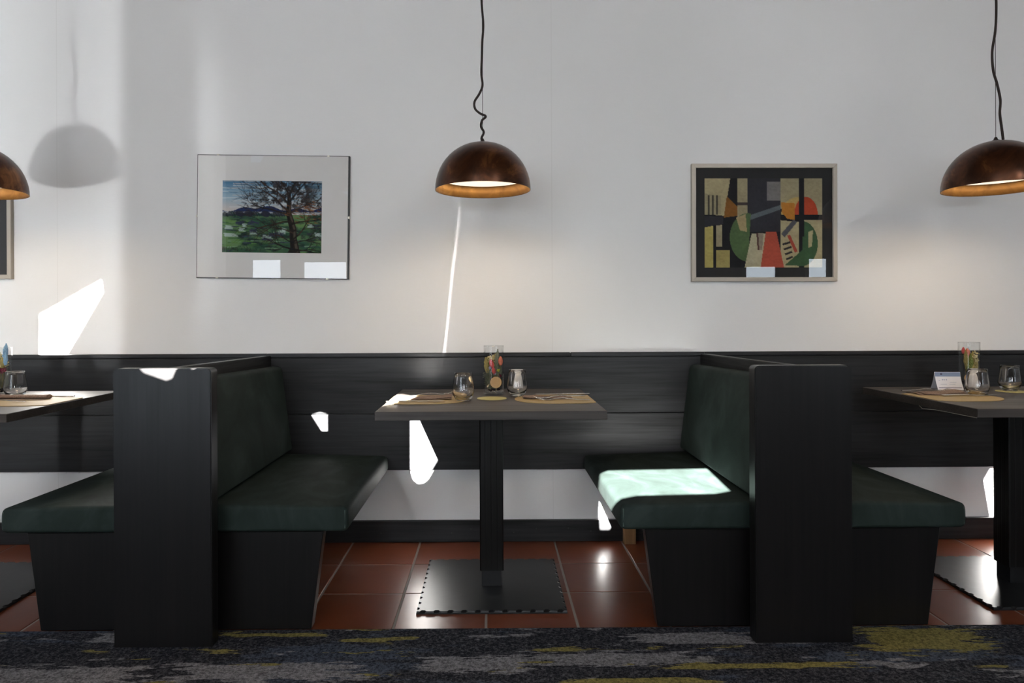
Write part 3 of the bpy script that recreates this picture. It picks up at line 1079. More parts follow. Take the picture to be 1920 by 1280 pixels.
def abstract_print():
    """a plain arrangement of blocks in the same range of colours"""
    p = Paint(200, 152, 11)
    be, be2, dk, dk2, gy = (176, 164, 128), (158, 148, 118), (30, 31, 36), (52, 52, 58), (122, 118, 116)
    p.mix(np.ones((p.H, p.W)), dk)
    P = p.poly
    P([(0, 0), (0.22, 0), (0.17, 0.42), (0, 0.40)], be)
    P([(0, 0.17), (0.14, 0.20), (0.14, 0.41), (0, 0.41)], be2)
    for x in (0.03, 0.065, 0.10):
        P([(x, 0.19), (x + 0.014, 0.19), (x + 0.014, 0.41), (x, 0.41)], (70, 66, 58))
    P([(0.19, 0.2), (0.28, 0.32), (0.28, 0.42), (0.165, 0.44)], (132, 88, 40))
    P([(0.28, 0), (0.365, 0), (0.365, 0.62), (0.28, 0.62)], be2)
    P([(0.28, 0.27), (0.365, 0.27), (0.365, 0.30), (0.28, 0.30)], (66, 56, 54))
    P([(0, 0.55), (0.075, 0.53), (0.075, 1), (0, 1)], (178, 164, 98))
    P([(0.10, 0.80), (0.215, 0.80), (0.215, 1), (0.10, 1)], (160, 146, 92))
    P([(0.10, 0.53), (0.15, 0.52), (0.15, 0.76), (0.10, 0.76)], be2)
    P([(0, 0.42), (0.16, 0.43), (0.16, 0.51), (0, 0.55)], dk2)
    P([(0.365, 0), (0.645, 0), (0.645, 0.6), (0.365, 0.6)], dk2)
    P([(0.53, 0.04), (0.645, 0.04), (0.645, 0.25), (0.53, 0.25)], gy)
    P([(0.37, 0.42), (0.645, 0.30), (0.645, 0.35), (0.38, 0.47)], (98, 106, 110))
    P([(0.645, 0), (0.80, 0), (0.80, 0.34), (0.645, 0.34)], be2)
    P([(0.845, 0), (1, 0), (1, 0.42), (0.845, 0.42)], be2)
    P([(0.845, 0.47), (1, 0.47), (1, 1), (0.845, 1)], be)
    a = np.linspace(PI, 2 * PI, 20)
    P([(0.80 + 0.15 * math.cos(t), 0.41 + 0.20 * math.sin(t)) for t in a], (186, 160, 100))
    P([(0.86 + 0.10 * math.cos(t), 0.41 + 0.20 * math.sin(t)) for t in a], (178, 72, 46))
    P([(0.65, 0.27), (0.765, 0.28), (0.765, 0.47), (0.70, 0.45), (0.655, 0.38)], (184, 122, 48))
    P([(0.645, 0.47), (0.80, 0.49), (0.80, 1), (0.645, 1)], be)
    a = np.linspace(0.5 * PI, 1.55 * PI, 24)
    P([(0.37 + 0.155 * math.cos(t), 0.66 + 0.27 * math.sin(t)) for t in a], (82, 104, 68))
    P([(0.27, 0.44), (0.35, 0.40), (0.36, 0.60), (0.30, 0.58)], (168, 150, 112))
    a = np.linspace(-0.5 * PI, 0.5 * PI, 24)
    P([(0.83 + 0.13 * math.cos(t), 0.73 + 0.25 * math.sin(t)) for t in a] + [(0.68, 0.97), (0.83, 0.80)], (62, 92, 62))
    P([(0.88, 0.60), (0.92, 0.58), (0.91, 0.76), (0.88, 0.78)], be)
    P([(0.40, 0.62), (0.60, 0.62), (0.66, 1), (0.34, 1)], (186, 178, 148))
    P([(0.52, 0.60), (0.61, 0.60), (0.675, 1), (0.475, 1)], (176, 82, 64))
    P([(0.44, 0.61), (0.50, 0.61), (0.49, 0.80), (0.45, 0.80)], (150, 138, 122))
    P([(0.44, 0.61), (0.455, 0.61), (0.465, 0.80), (0.45, 0.80)], (92, 62, 58))
    for k_ in range(4):
        y = 0.70 + 0.055 * k_
        P([(0.66 + 0.01 * k_, y + 0.03), (0.73 + 0.005 * k_, y), (0.735 + 0.005 * k_, y + 0.022), (0.665 + 0.01 * k_, y + 0.052)], (40, 40, 44))
    P([(0.70, 0.64), (0.725, 0.63), (0.79, 0.82), (0.765, 0.83)], (168, 74, 58))
    P([(0.65, 0.62), (0.755, 0.46), (0.785, 0.49), (0.68, 0.66)], (86, 88, 92))
    P([(0.80, 0), (0.845, 0), (0.845, 0.65), (0.80, 0.65)], dk)
    P([(0.80, 0.41), (1, 0.41), (1, 0.47), (0.80, 0.47)], dk)
    n_ = p.noise(60, 60, 4) * 0.35 + p.noise(8, 8, 5) * 0.25 + 0.62
    p.im *= n_[..., None]
    return p


def hook_bm(x, z):
    h_ = bmesh.new()
    tube(h_, [(x + 0.007 * math.cos(a), 0.012, z + 0.004 + 0.008 * math.sin(a)) for a in np.linspace(0, PI, 9)], 0.0013, 6)
    return h_


# clip frame on the left: glass, white mount, painting, steel clips, hung slightly crooked
pl = thing('clip_framed_painting', 'painting of a gnarled tree in a green field under glass', 'picture', (-1.0166, 3.2995, 1.5201), rot=(0, 0.0148, 0))
w2, h2 = 0.3545, 0.2875
obj('backing_board', box_bm(-w2, w2, -0.0160, -0.0005, -h2, h2), M['black_edge'], pl)
obj('mount', box_bm(-w2 + 0.0030, w2 - 0.0065, -0.0172, -0.0161, -h2 + 0.003, h2 - 0.003), M['white_card'], pl)
tree_painting().build('painting', 0.462, 0.335, pl, -0.0176, -0.0045, 0.0)
obj('glass_pane', box_bm(-w2 + 0.0028, w2 - 0.006, -0.0205, -0.0178, -h2 + 0.0028, h2 - 0.0028), M['pane'], pl)
for x, z in ((-0.257, h2), (0.256, h2), (-0.257, -h2), (0.256, -h2), (-w2, 0.0), (w2, 0.0)):
    if abs(abs(z) - h2) < 1e-6:
        s = 1 if z > 0 else -1
        c = box_bm(x - 0.006, x + 0.006, -0.0225, -0.004, min(z, z + s * 0.0012), max(z, z + s * 0.0012))
        bx(c, x - 0.005, x + 0.005, -0.0225, -0.0212, min(z, z - s * 0.005), max(z, z - s * 0.005))
    else:
        s = 1 if x > 0 else -1
        c = box_bm(min(x, x + s * 0.0012), max(x, x + s * 0.0012), -0.0225, -0.004, z - 0.006, z + 0.006)
        bx(c, min(x, x - s * 0.004), max(x, x - s * 0.004), -0.0225, -0.0212, z - 0.005, z + 0.005)
    obj('clip', c, M['clip'], pl)


def wide_frame(name, label, loc, rot, w, h, art, hooks):
    t = thing(name, label, 'picture', loc, 'black mounted prints in pale metal frames', rot)
    W, H, f = w / 2, h / 2, 0.0195
    for q in ([(-W, -H), (-W, H), (-W + f, H - f), (-W + f, -H + f)], [(-W, H), (W, H), (W - f, H - f), (-W + f, H - f)],
              [(W, H), (W, -H), (W - f, -H + f), (W - f, H - f)], [(W, -H), (-W, -H), (-W + f, -H + f), (W - f, -H + f)]):
        b2 = bmesh.new()
        cx = sum(a_ for a_, _ in q) / 4
        loft(b2, [[(a_, -0.0005, b_) for a_, b_ in q], [(a_, -0.022, b_) for a_, b_ in q]])
        bmesh.ops.bevel(b2, geom=[e for e in b2.edges if all(v.co.y < -0.02 for v in e.verts)], offset=0.0012, segments=1, affect='EDGES')
        obj('frame_rail', b2, M['frame'], t)
    obj('mount', box_bm(-W + f * 0.8, W - f * 0.8, -0.010, -0.0006, -H + f * 0.8, H - f * 0.8), M['black_card'], t)
    if art:
        art.build('art_print', 0.553, 0.418, t, -0.0107, -0.002, -0.001)
    obj('glass_pane', box_bm(-W + f * 0.9, W - f * 0.9, -0.0155, -0.0135, -H + f * 0.9, H - f * 0.9), M['pane'], t)
    if hooks:
        for x in hooks:
            obj('hanging_loop', hook_bm(x, H), M['wire'], t)
    return t


wide_frame('framed_abstract_print', 'abstract print of red, green and beige shapes in pale frame', (1.2796, 3.2995, 1.4856), (0, 0.0028, 0), 0.682, 0.5505, abstract_print(), (-0.281, 0.281))
wide_frame('framed_print', 'dark print in pale frame at the left picture edge', (-2.2318 - 0.341, 3.2995, 1.2363 + 0.275), (0, 0, 0), 0.682, 0.5505, None, None)

# ------------------------------------------------------------------ things on the tables


def placemat(x_edge, s, label):
    """tan mat, round end to the middle of the table, straight end at the table edge"""
    o_ = bmesh.new()
    pts = [(0.0, -0.115), (0.06, -0.139), (0.14, -0.140)]
    for k_ in range(17):
        a = -PI / 2 + PI * k_ / 16
        pts.append((0.165 + 0.133 * math.cos(a), 0.140 * math.sin(a)))
    pts += [(0.14, 0.140), (0.06, 0.139), (0.0, 0.115)]
    pts = [(-s * a, b_) for a, b_ in pts]
    loft(o_, [[(a, b_, 0.0002) for a, b_ in pts], [(a, b_, 0.0026) for a, b_ in pts]])
    m = obj('placemat', o_, M['mat'])
    m.location = (x_edge, 2.715, ZT)
    return tag(m, label, 'placemat', 'tan placemats')


placemat(-0.003 - 0.389, -1, 'tan placemat on the centre table, left side in sunlight')
placemat(-0.003 + 0.389, 1, 'tan placemat on the centre table, right side')
placemat(XTL + 0.389, 1, 'tan placemat at the right side of the left table')
placemat(XTR - 0.389, -1, 'tan placemat at the left side of the right table')
placemat(XTR + 0.389, 1, 'tan placemat at the right picture edge beside tumbler')

o_ = bmesh.new()
lathe(o_, [(0.0005, 0.0002), (0.0575, 0.0002), (0.058, 0.0012), (0.0575, 0.0022), (0.0005, 0.0022)], 40)
co = obj('coaster', o_, M['coaster'], smooth=30)
co.location = (0.0, 2.747, ZT)
tag(co, 'round pale olive coaster lying empty on the centre table', 'coaster', 'olive coasters')
c2 = co.copy()
C.objects.link(c2)
c2.location = (2.160, 2.905, ZT)
c2['label'] = 'round pale olive coaster under a tumbler on the right table'

# tumblers
tg = bmesh.new()
outer = [(0.0005, 0.0), (0.024, 0.0), (0.0285, 0.0025), (0.0345, 0.0125), (0.0405, 0.0255), (0.0425, 0.033), (0.0418, 0.042), (0.0385, 0.068), (0.0352, 0.090), (0.0338, 0.1045), (0.0332, 0.1055)]
inner = [(0.0324, 0.1048), (0.0338, 0.090), (0.0370, 0.068), (0.0402, 0.042), (0.0405, 0.034), (0.0375, 0.026), (0.031, 0.0165), (0.022, 0.0115), (0.0005, 0.0100)]
lathe(tg, outer + inner, 40)
bmesh.ops.remove_doubles(tg, verts=tg.verts[:], dist=1e-5)
bmesh.ops.recalc_face_normals(tg, faces=tg.faces[:])
tum = obj('tumbler', tg, M['tumbler'], smooth=True)
TUM = [((-0.1095, 2.690), 0, 'clear tumbler at the left front of the centre table'),
       ((0.1025, 2.845), 0, 'clear tumbler on the centre table in front of white shaker'),
       ((-1.948, 2.885), 0, 'clear tumbler on the left table beside flower vase'),
       ((1.926, 2.775), 0, 'clear tumbler on the right table in front of white shaker'),
       ((2.166, 2.925), 0.0024, 'clear tumbler on a coaster at the right picture edge')]
for i, ((x, y), dz, lb) in enumerate(TUM):
    o = tum if i == 0 else tum.copy()
    if i:
        C.objects.link(o)
    o.location = (x, y, ZT + dz)
    tag(o, lb, 'glass', 'clear water tumblers')

# white shakers behind two of the tumblers
for i, (x, y, lb) in enumerate(((0.113, 2.985, 'white porcelain shaker behind tumbler on the centre table'), (1.995, 2.905, 'white porcelain shaker behind tumbler on the right table'))):
    if i == 0:
        t = thing('salt_shaker', lb, 'shaker', (x, y, ZT), 'white porcelain shakers')
        b2 = bmesh.new()
        lathe(b2, [(0.0005, 0), (0.0235, 0), (0.0245, 0.003), (0.0242, 0.02), (0.0215, 0.045), (0.0170, 0.066), (0.0145, 0.074), (0.011, 0.0765), (0.0005, 0.0775)], 28)
        obj('body', b2, M['salt'], t, smooth=40)
        h_ = bmesh.new()
        for a in (0, 2.1, 4.2):
            ball(h_, (0.005 * math.cos(a), 0.005 * math.sin(a), 0.0772), 0.0011, 1)
        obj('pour_holes', h_, M['black_edge'], t)
        shaker = t
    else:
        dup(shaker, (x, y, ZT), lb)

# vases of dried flowers
PET = {k_: simple('dried_' + k_, c, 0.85, spec=0.2) for k_, c in dict(pink=(0.50, 0.085, 0.085), salmon=(0.55, 0.17, 0.11), cream=(0.55, 0.47, 0.26), straw=(0.33, 0.27, 0.10), sage=(0.16, 0.175, 0.125), green=(0.17, 0.20, 0.06), lilac=(0.30, 0.28, 0.40),
                                                                      blue=(0.22, 0.36, 0.50), wine=(0.16, 0.018, 0.045), stem=(0.20, 0.15, 0.06), lime=(0.36, 0.40, 0.05), dark=(0.014, 0.009, 0.016), bark=(0.10, 0.06, 0.03), disc=(0.56, 0.35, 0.17), ring=(0.42, 0.24, 0.11)).items()}


def vase(loc, label):
    t = thing('glass_vase', label, 'vase', loc, 'clear cylinder vases')
    b2 = bmesh.new()
    r, h = 0.0415, 0.199
    lathe(b2, [(0.0005, 0.0), (r - 0.002, 0.0), (r, 0.002), (r, h), (r - 0.001, h + 0.001), (r - 0.0024, h), (r - 0.0024, 0.013), (r - 0.006, 0.010), (0.0005, 0.009)], 48)
    bmesh.ops.recalc_face_normals(b2, faces=b2.faces[:])
    obj('vase_body', b2, M['vase_glass'], t, smooth=40)
    rm = bmesh.new()
    for k_ in range(48):
        pass
    tube(rm, [((r - 0.0012) * math.cos(a), (r - 0.0012) * math.sin(a), h + 0.0012) for a in np.linspace(0, 2 * PI, 49)], 0.0013, 6)
    obj('rim', rm, M['vase_glass'], t, smooth=True)
    return t


def head_spike(b2, p, h, r, lean, rows, rnd):
    for i in range(rows):
        f = i / (rows - 1)
        rr = r * math.sin(PI * (0.18 + 0.78 * f)) + 0.0008
        for k_ in range(7):
            a = 2 * PI * k_ / 7 + i * 0.45
            j = rnd.uniform(0.75, 1.15)
            c = (p[0] + lean[0] * f + rr * math.cos(a) * 0.75 * j, p[1] + lean[1] * f + rr * math.sin(a) * 0.75 * j, p[2] + h * f + rnd.uniform(-0.001, 0.001))
            ball(b2, c, rr * 0.36 + 0.0006, 0, (1, 1, 1.9))


def cluster(b2, c, R, n, r, rnd):
    for i in range(n):
        d = Vector((rnd.gauss(0, 1), rnd.gauss(0, 1), rnd.gauss(0, 1))).normalized() * R * rnd.random() ** 0.4
        ball(b2, (c[0] + d.x, c[1] + d.y, c[2] + d.z), r * rnd.uniform(0.7, 1.2), 0)


def tulip(b2, p, h, r, lean):
    rings = []
    n = 10
    for i in range(7):
        f = i / 6
        rr = r * (math.sin(PI * min(1, 0.12 + f * 0.78)) ** 0.7) * (1.0 if f < 0.99 else 0.6)
        rings.append([(p[0] + lean[0] * f + rr * (1 + 0.12 * (k_ % 2)) * math.cos(2 * PI * k_ / n), p[1] + lean[1] * f + rr * (1 + 0.12 * (k_ % 2)) * math.sin(2 * PI * k_ / n), p[2] + h * f + (0.003 * (k_ % 2) if f > 0.9 else 0)) for k_ in range(n)])
    loft(b2, rings)


def bouquet(loc, label, heads, seed, filler, dark=True):
    """dried flowers standing in a vase: every head and its stem is a part"""
    t = thing('dried_flower_bouquet', label, 'flowers', loc, 'dried flower bouquets')
    rnd = random.Random(seed)
    for kind, x, y, z, sz, colr, lean in heads:
        b2 = bmesh.new()
        if kind == 'spike':
            head_spike(b2, (x, y, z), sz, min(sz * 0.15, 0.0085), lean, 14, rnd)
        elif kind == 'tulip':
            tulip(b2, (x, y, z), sz, sz * 0.27, lean)
        elif kind == 'cluster':
            cluster(b2, (x, y, z), sz, int(14 + sz * 900), 0.0030, rnd)
        h_ = obj({'spike': 'seed_head', 'tulip': 'bud', 'cluster': 'flower_cluster'}[kind], b2, PET[colr], t, smooth=(kind == 'tulip'))
        s_ = bmesh.new()
        fx, fy = x * 0.45, y * 0.45
        tube(s_, [(fx, fy, 0.014), (fx + (x - fx) * 0.4, fy + (y - fy) * 0.4, 0.014 + (z - 0.014) * 0.5), (x, y, z + 0.002)], 0.0009, 5)
        obj('stem', s_, PET['stem'], h_)
    if filler:
        b2 = bmesh.new()
        for i in range(130):
            a, rr = rnd.random() * 2 * PI, 0.035 * rnd.random() ** 0.5
            x, y = rr * math.cos(a) - 0.008, rr * math.sin(a)
            z0, z1 = 0.022, 0.05 + 0.075 * rnd.random()
            tube(b2, [(x * 0.6, y * 0.6, z0), (x, y, z1)], 0.0007, 3)
            for q in range(3):
                ball(b2, (x + rnd.uniform(-.003, .003), y + rnd.uniform(-.003, .003), z1 - 0.008 * q), 0.0017, 0)
        obj('sprig', b2, PET['sage'], t, kind='stuff')
    if dark:
        b2 = bmesh.new()
        for i in range(34):
            a, rr = rnd.random() * 2 * PI, 0.029 * rnd.random() ** 0.5
            ball(b2, (rr * math.cos(a), rr * math.sin(a), 0.017 + 0.014 * rnd.random()), 0.0055, 1, (1, 1, 0.8))
        obj('dark_moss', b2, PET['dark'], t, kind='stuff')
    return t


def wood_disc(loc, rot, label, r=0.0148):
    t = thing('wooden_disc', label, 'wood slice', loc, None, rot)
    b2 = bmesh.new()
    lathe(b2, [(0.0003, -0.0022), (r * 0.95, -0.0022), (r * 0.95, 0.0022), (0.0003, 0.0022)], 28)
    obj('face', b2, PET['disc'], t, smooth=30)
    b3 = bmesh.new()
    lathe(b3, [(r * 0.952, -0.0024), (r, -0.002), (r, 0.002), (r * 0.952, 0.0024)], 28)
    obj('bark', b3, PET['bark'], t, smooth=True)
    b4 = bmesh.new()
    for q in (0.25, 0.62):
        tube(b4, [(r * q * math.cos(a), r * q * math.sin(a), 0.0022) for a in np.linspace(0, 2 * PI, 25)], 0.0003, 4)
    obj('growth_rings', b4, PET['ring'], t)
    return t


VC = (0.0083, 2.905, ZT)
vase(VC, 'clear cylinder vase of dried flowers on the centre table')
bouquet(VC, 'dried pink buds and green seed heads in the centre table vase',
        [('tulip', -0.004, -0.020, 0.108, 0.034, 'pink', (-0.008, 0, 0)), ('tulip', 0.0285, -0.012, 0.120, 0.034, 'salmon', (0.0, 0, 0)), ('spike', 0.010, -0.004, 0.105, 0.080, 'sage', (0.007, 0, 0)),
         ('spike', 0.004, 0.010, 0.115, 0.05, 'straw', (0.002, 0, 0)), ('spike', -0.026, -0.010, 0.092, 0.060, 'straw', (-0.008, 0, 0)), ('cluster', -0.018, -0.008, 0.143, 0.013, 'cream', (0, 0, 0)), ('cluster', -0.002, 0.006, 0.142, 0.013, 'cream', (0, 0, 0)),
         ('cluster', -0.014, -0.022, 0.110, 0.006, 'lilac', (0, 0, 0)), ('cluster', 0.018, -0.020, 0.100, 0.006, 'lime', (0, 0, 0)), ('cluster', -0.004, -0.014, 0.124, 0.008, 'straw', (0, 0, 0)), ('cluster', 0.004, -0.024, 0.086, 0.005, 'lilac', (0, 0, 0)), ('tulip', 0.002, -0.026, 0.084, 0.028, 'pink', (-0.004, 0, 0)), ('cluster', -0.028, -0.004, 0.150, 0.010, 'straw', (0, 0, 0)), ('cluster', -0.008, 0.012, 0.150, 0.012, 'cream', (0, 0, 0)), ('spike', -0.016, 0.006, 0.080, 0.05, 'green', (-0.006, 0, 0)), ('spike', 0.022, 0.008, 0.070, 0.055, 'sage', (0.002, 0, 0)), ('cluster', -0.010, -0.012, 0.094, 0.009, 'sage', (0, 0, 0)), ('cluster', 0.026, -0.006, 0.078, 0.007, 'wine', (0, 0, 0))], 4, True)
wood_disc((0.0165, 2.8725, ZT + 0.052), (PI / 2, 0, 0.12), 'round pale wooden disc inside the centre table vase', 0.0245)
VR = (2.077, 3.045, ZT)
vase(VR, 'clear cylinder vase behind the tent card on the right table')
bouquet(VR, 'dried green and pale seed heads in the right table vase',
        [('spike', -0.020, -0.016, 0.090, 0.075, 'straw', (-0.006, 0, 0)), ('spike', -0.006, -0.024, 0.076, 0.075, 'green', (-0.004, 0, 0)), ('tulip', -0.004, 0.004, 0.135, 0.036, 'salmon', (0, 0, 0)), ('spike', 0.008, -0.010, 0.085, 0.075, 'straw', (0.001, 0, 0)),
         ('cluster', 0.020, -0.008, 0.148, 0.016, 'cream', (0, 0, 0)), ('cluster', 0.016, -0.012, 0.125, 0.013, 'cream', (0, 0, 0)), ('spike', 0.004, 0.010, 0.130, 0.045, 'blue', (0, 0, 0)), ('spike', 0.022, -0.004, 0.085, 0.05, 'straw', (0.001, 0, 0)), ('tulip', -0.022, 0.004, 0.150, 0.026, 'pink', (0, 0, 0)), ('spike', -0.014, -0.020, 0.060, 0.06, 'green', (-0.004, 0, 0)), ('spike', 0.000, -0.026, 0.056, 0.06, 'straw', (-0.003, 0, 0)), ('cluster', 0.027, -0.004, 0.120, 0.012, 'cream', (0, 0, 0)), ('cluster', 0.012, -0.020, 0.140, 0.010, 'cream', (0, 0, 0)), ('spike', 0.016, -0.016, 0.070, 0.06, 'straw', (0.003, 0, 0))], 9, False)
wood_disc((2.060, 3.020, ZT + 0.047), (PI / 2, 0.3, -0.9), 'dark-edged wooden disc low in the right table vase', 0.0185)
VL = (-2.056, 2.955, ZT)
vase(VL, 'clear cylinder vase packed with flowers on the left table')
hl = [('spike', 0.024, -0.010, 0.150, 0.066, 'blue', (0.006, 0, 0)), ('spike', 0.030, -0.016, 0.130, 0.045, 'blue', (0.003, 0, 0)), ('cluster', -0.004, 0.004, 0.150, 0.020, 'cream', (0, 0, 0)), ('cluster', 0.010, 0.004, 0.130, 0.020, 'cream', (0, 0, 0)), ('cluster', -0.014, -0.018, 0.096, 0.014, 'cream', (0, 0, 0)), ('cluster', 0.026, -0.022, 0.108, 0.013, 'wine', (0, 0, 0)), ('cluster', 0.014, -0.024, 0.100, 0.010, 'wine', (0, 0, 0)), ('cluster', 0.010, -0.026, 0.142, 0.008, 'blue', (0, 0, 0)), ('cluster', -0.008, -0.026, 0.146, 0.009, 'salmon', (0, 0, 0)),
      ('cluster', 0.002, -0.014, 0.168, 0.016, 'cream', (0, 0, 0)), ('cluster', 0.018, -0.010, 0.156, 0.014, 'cream', (0, 0, 0)), ('cluster', 0.004, -0.022, 0.126, 0.015, 'cream', (0, 0, 0)), ('cluster', -0.012, -0.014, 0.120, 0.016, 'cream', (0, 0, 0)), ('spike', 0.018, -0.018, 0.112, 0.046, 'straw', (0.003, 0, 0)), ('spike', 0.008, -0.018, 0.108, 0.05, 'straw', (0.0, 0, 0)), ('cluster', -0.020, -0.010, 0.160, 0.016, 'cream', (0, 0, 0))]
bouquet(VL, 'dried cream, blue and wine-red flowers in the left table vase', hl, 12, True)

# napkins: folded brown paper, two leaves each


def napkin(loc, rz, w, d, label, lift=0.010, roll=False):
    t = thing('napkin', label, 'napkin', loc, 'brown paper napkins', (0, 0, rz))
    if roll:
        b2 = bmesh.new()
        n = 14
        rings = []
        for x in np.linspace(-w / 2, w / 2, 9):
            rings.append([(x, 0.020 * math.cos(2 * PI * k_ / n), 0.0085 + 0.0085 * math.sin(2 * PI * k_ / n) * (1 + 0.08 * math.sin(x * 60))) for k_ in range(n)])
        loft(b2, rings)
        obj('rolled_leaf', b2, M['napkin'], t, smooth=50)
        b3 = bmesh.new()
        rings = [[(x, -0.021 - 0.03 * f, 0.010 - 0.009 * f), (x, -0.021 - 0.03 * f, 0.0115 - 0.009 * f)] for x, f in ((0, 0), (0, 1))]
        bx(b3, -w / 2, w / 2, -0.05, -0.012, 0.0004, 0.0016)
        obj('loose_edge', b3, M['napkin'], t)
        return t
    for q, (s0, dz, ww) in enumerate(((1.0, 0.0006, 1.0), (0.92, 0.0035, 0.9))):
        b2 = bmesh.new()
        nx, ny = 10, 4
        rows_t, rows_b = [], []
        for i in range(nx + 1):
            u = i / nx
            for_row = []
            for j in range(ny + 1):
                v_ = j / ny
                z = dz + lift * (math.sin(PI * v_) * 0.25 + 0.55 * u * u * (0.6 if q == 0 else 1.0)) + 0.001 * math.sin(u * 9 + v_ * 4 + q)
                for_row.append((w * ww * (u - 0.5) + (0.01 if q else 0), d * s0 * (v_ - 0.5) + 0.012 * (u - 0.5) * (1 if q else -1), z))
            rows_t.append(for_row)
        ring = []
        for r in rows_t:
            ring.append(r + [(a, b_, c - 0.0009) for a, b_, c in r[::-1]])
        loft(b2, ring)
        obj('folded_leaf', b2, M['napkin'], t, smooth=50)
    return t


napkin((-0.235, 2.745, ZT + 0.0032), 0.05, 0.155, 0.110, 'flat brown napkin on the left placemat of the centre table')
napkin((0.215, 2.735, ZT + 0.0032), PI + 0.03, 0.190, 0.085, 'folded brown napkin on the right placemat of the centre table', 0.008)
napkin((1.785, 2.810, ZT + 0.0032), -0.10, 0.175, 0.115, 'creased brown napkin on the left placemat of the right table', 0.016)
napkin((-1.865, 2.790, ZT + 0.0032), 0.0, 0.230, 0.08, 'rolled brown napkin on the left table', roll=True)

# cutlery


def flat_bar(b2, stations):
    """stations: x, half width, z centre, half thickness"""
    rings = []
    for x, hw, zc, ht in stations:
        rings.append([(x, -hw, zc - ht * 0.5), (x, -hw * 0.6, zc - ht), (x, hw * 0.6, zc - ht), (x, hw, zc - ht * 0.5), (x, hw, zc + ht * 0.5), (x, hw * 0.6, zc + ht), (x, -hw * 0.6, zc + ht), (x, -hw, zc + ht * 0.5)])
    loft(b2, rings)


def knife(loc, rz, label, tilt=0.0):
    t = thing('table_knife', label, 'knife', loc, 'table knives', (0, tilt, rz))
    b2 = bmesh.new()
    flat_bar(b2, [(-0.11, 0.0055, 0.003, 0.0022), (-0.105, 0.0075, 0.003, 0.0028), (-0.06, 0.0065, 0.003, 0.0028), (0.0, 0.0045, 0.003, 0.0024)])
    obj('handle', b2, M['cutlery'], t, smooth=50)
    b3 = bmesh.new()
    flat_bar(b3, [(0.001, 0.0045, 0.003, 0.0018), (0.012, 0.0085, 0.003, 0.0012), (0.08, 0.0090, 0.003, 0.0009), (0.102, 0.006, 0.003, 0.0008), (0.11, 0.001, 0.003, 0.0005)])
    obj('blade', b3, M['cutlery'], t, smooth=50)
    return t


def fork(loc, rz, label, tilt=0.0):
    t = thing('table_fork', label, 'fork', loc, 'table forks', (0, tilt, rz))
    b2 = bmesh.new()
    flat_bar(b2, [(-0.10, 0.005, 0.0025, 0.0011), (-0.094, 0.009, 0.0025, 0.0012), (-0.05, 0.0065, 0.004, 0.0012), (0.0, 0.0035, 0.009, 0.0014), (0.03, 0.0035, 0.007, 0.0013), (0.042, 0.009, 0.0045, 0.0010), (0.055, 0.0118, 0.003, 0.0009), (0.064, 0.0118, 0.0028, 0.0008)])
    obj('handle', b2, M['cutlery'], t, smooth=50)
    for i in range(4):
        b3 = bmesh.new()
        y = -0.0099 + i * 0.0066
        tube(b3, [(0.0638, y, 0.0028), (0.08, y, 0.0032), (0.094, y, 0.0065), (0.104, y, 0.0105)], 0.0013, 6, [1, 1, 0.9, 0.35])
        obj('tine', b3, M['cutlery'], t, smooth=True)
    return t


zc = ZT + 0.0032
knife((-0.285, 2.625, zc + 0.0005), 0.03, 'silver knife in front of the left napkin on the centre table')
fork((-0.255, 2.805, zc + 0.004), 0.10, 'silver fork behind the left napkin on the centre table', -0.05)
knife((0.285, 2.842, zc + 0.0005), PI + 0.0, 'silver knife behind the right napkin on the centre table')
fork((0.270, 2.655, zc), PI - 0.10, 'silver fork in front of the right napkin on the centre table')
fork((0.262, 2.690, zc + 0.006), PI + 0.22, 'silver fork crossing over the right napkin on the centre table', 0.03)
fork((1.795, 2.900, zc + 0.002), 0.02, 'silver fork behind the napkin on the right table', 0.0)
knife((1.865, 2.735, zc + 0.0005), 0.04, 'silver knife in front of the napkin on the right table')
fork((-1.875, 2.685, zc), PI + 0.04, 'silver fork in front of the rolled napkin on the left table')
knife((-1.800, 2.855, zc + 0.0005), PI, 'silver knife behind the rolled napkin on the left table')

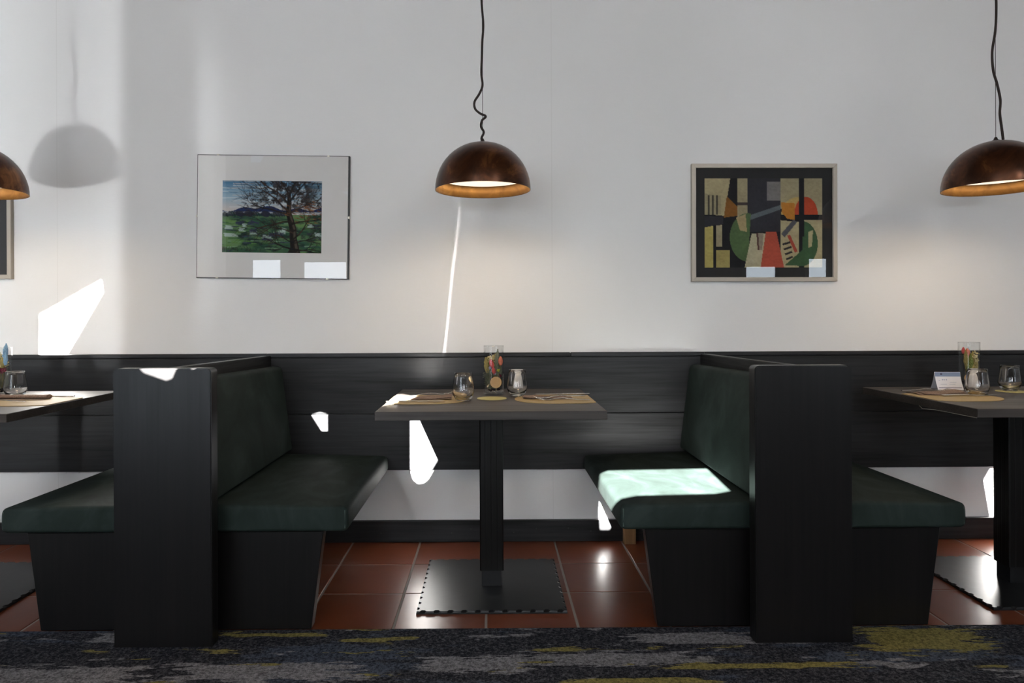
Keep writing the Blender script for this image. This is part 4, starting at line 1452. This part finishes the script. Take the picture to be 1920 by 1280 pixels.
# tent card on the right table
tc_ = thing('tent_card', 'folded white tent card with blue heading on the right table', 'card', (1.958, 3.010, ZT), None, (0, 0, -0.10))
white = simple('white_paper', (0.72, 0.72, 0.76), 0.7)
bluep = simple('blue_heading', (0.20, 0.26, 0.40), 0.7)
inkp = simple('dark_print', (0.06, 0.06, 0.12), 0.7)


def leaf(s):
    b2 = bmesh.new()
    rings = []
    for k_ in range(9):
        f = k_ / 8
        y = s * (0.030 * (1 - f) ** 1.6 + 0.001)
        rings.append([(-0.052, y, 0.074 * f + 0.0003), (0.052, y, 0.074 * f + 0.0003), (0.052, y + s * 0.0008, 0.074 * f + 0.0003), (-0.052, y + s * 0.0008, 0.074 * f + 0.0003)])
    loft(b2, rings)
    return b2


def on_leaf(x0, x1, f0, f1, off):
    b2 = bmesh.new()
    rings = []
    for k_ in range(5):
        f = f0 + (f1 - f0) * k_ / 4
        y = -(0.030 * (1 - f) ** 1.6 + 0.001) - 0.0008 - off
        rings.append([(x0, y, 0.074 * f + 0.0003), (x1, y, 0.074 * f + 0.0003), (x1, y + 0.0002, 0.074 * f + 0.0003), (x0, y + 0.0002, 0.074 * f + 0.0003)])
    loft(b2, rings)
    return b2


fr_ = obj('front_leaf', leaf(-1), white, tc_, smooth=30)
obj('rear_leaf', leaf(1), white, tc_, smooth=30)
obj('blue_heading', on_leaf(-0.0515, 0.0515, 0.74, 0.985, 0.0003), bluep, fr_)
obj('emblem', on_leaf(-0.030, -0.022, 0.83, 0.93, 0.0007), inkp, fr_)
lines = bmesh.new()
for x0, x1, f0, f1 in ((-0.040, -0.034, 0.51, 0.53), (-0.026, -0.022, 0.53, 0.59), (-0.019, -0.015, 0.53, 0.59), (-0.010, -0.006, 0.53, 0.59), (0.004, 0.03, 0.40, 0.415), (-0.036, -0.010, 0.30, 0.315), (0.0, 0.024, 0.30, 0.312)):
    q = on_leaf(x0, x1, f0, f1, 0.0003)
    me_ = bpy.data.meshes.new('tmp')
    q.to_mesh(me_)
    lines.from_mesh(me_)
    q.free()
    bpy.data.meshes.remove(me_)
obj('print_lines', lines, bluep, fr_)
obj('dark_footer', on_leaf(-0.047, 0.047, 0.10, 0.135, 0.0003), inkp, fr_)
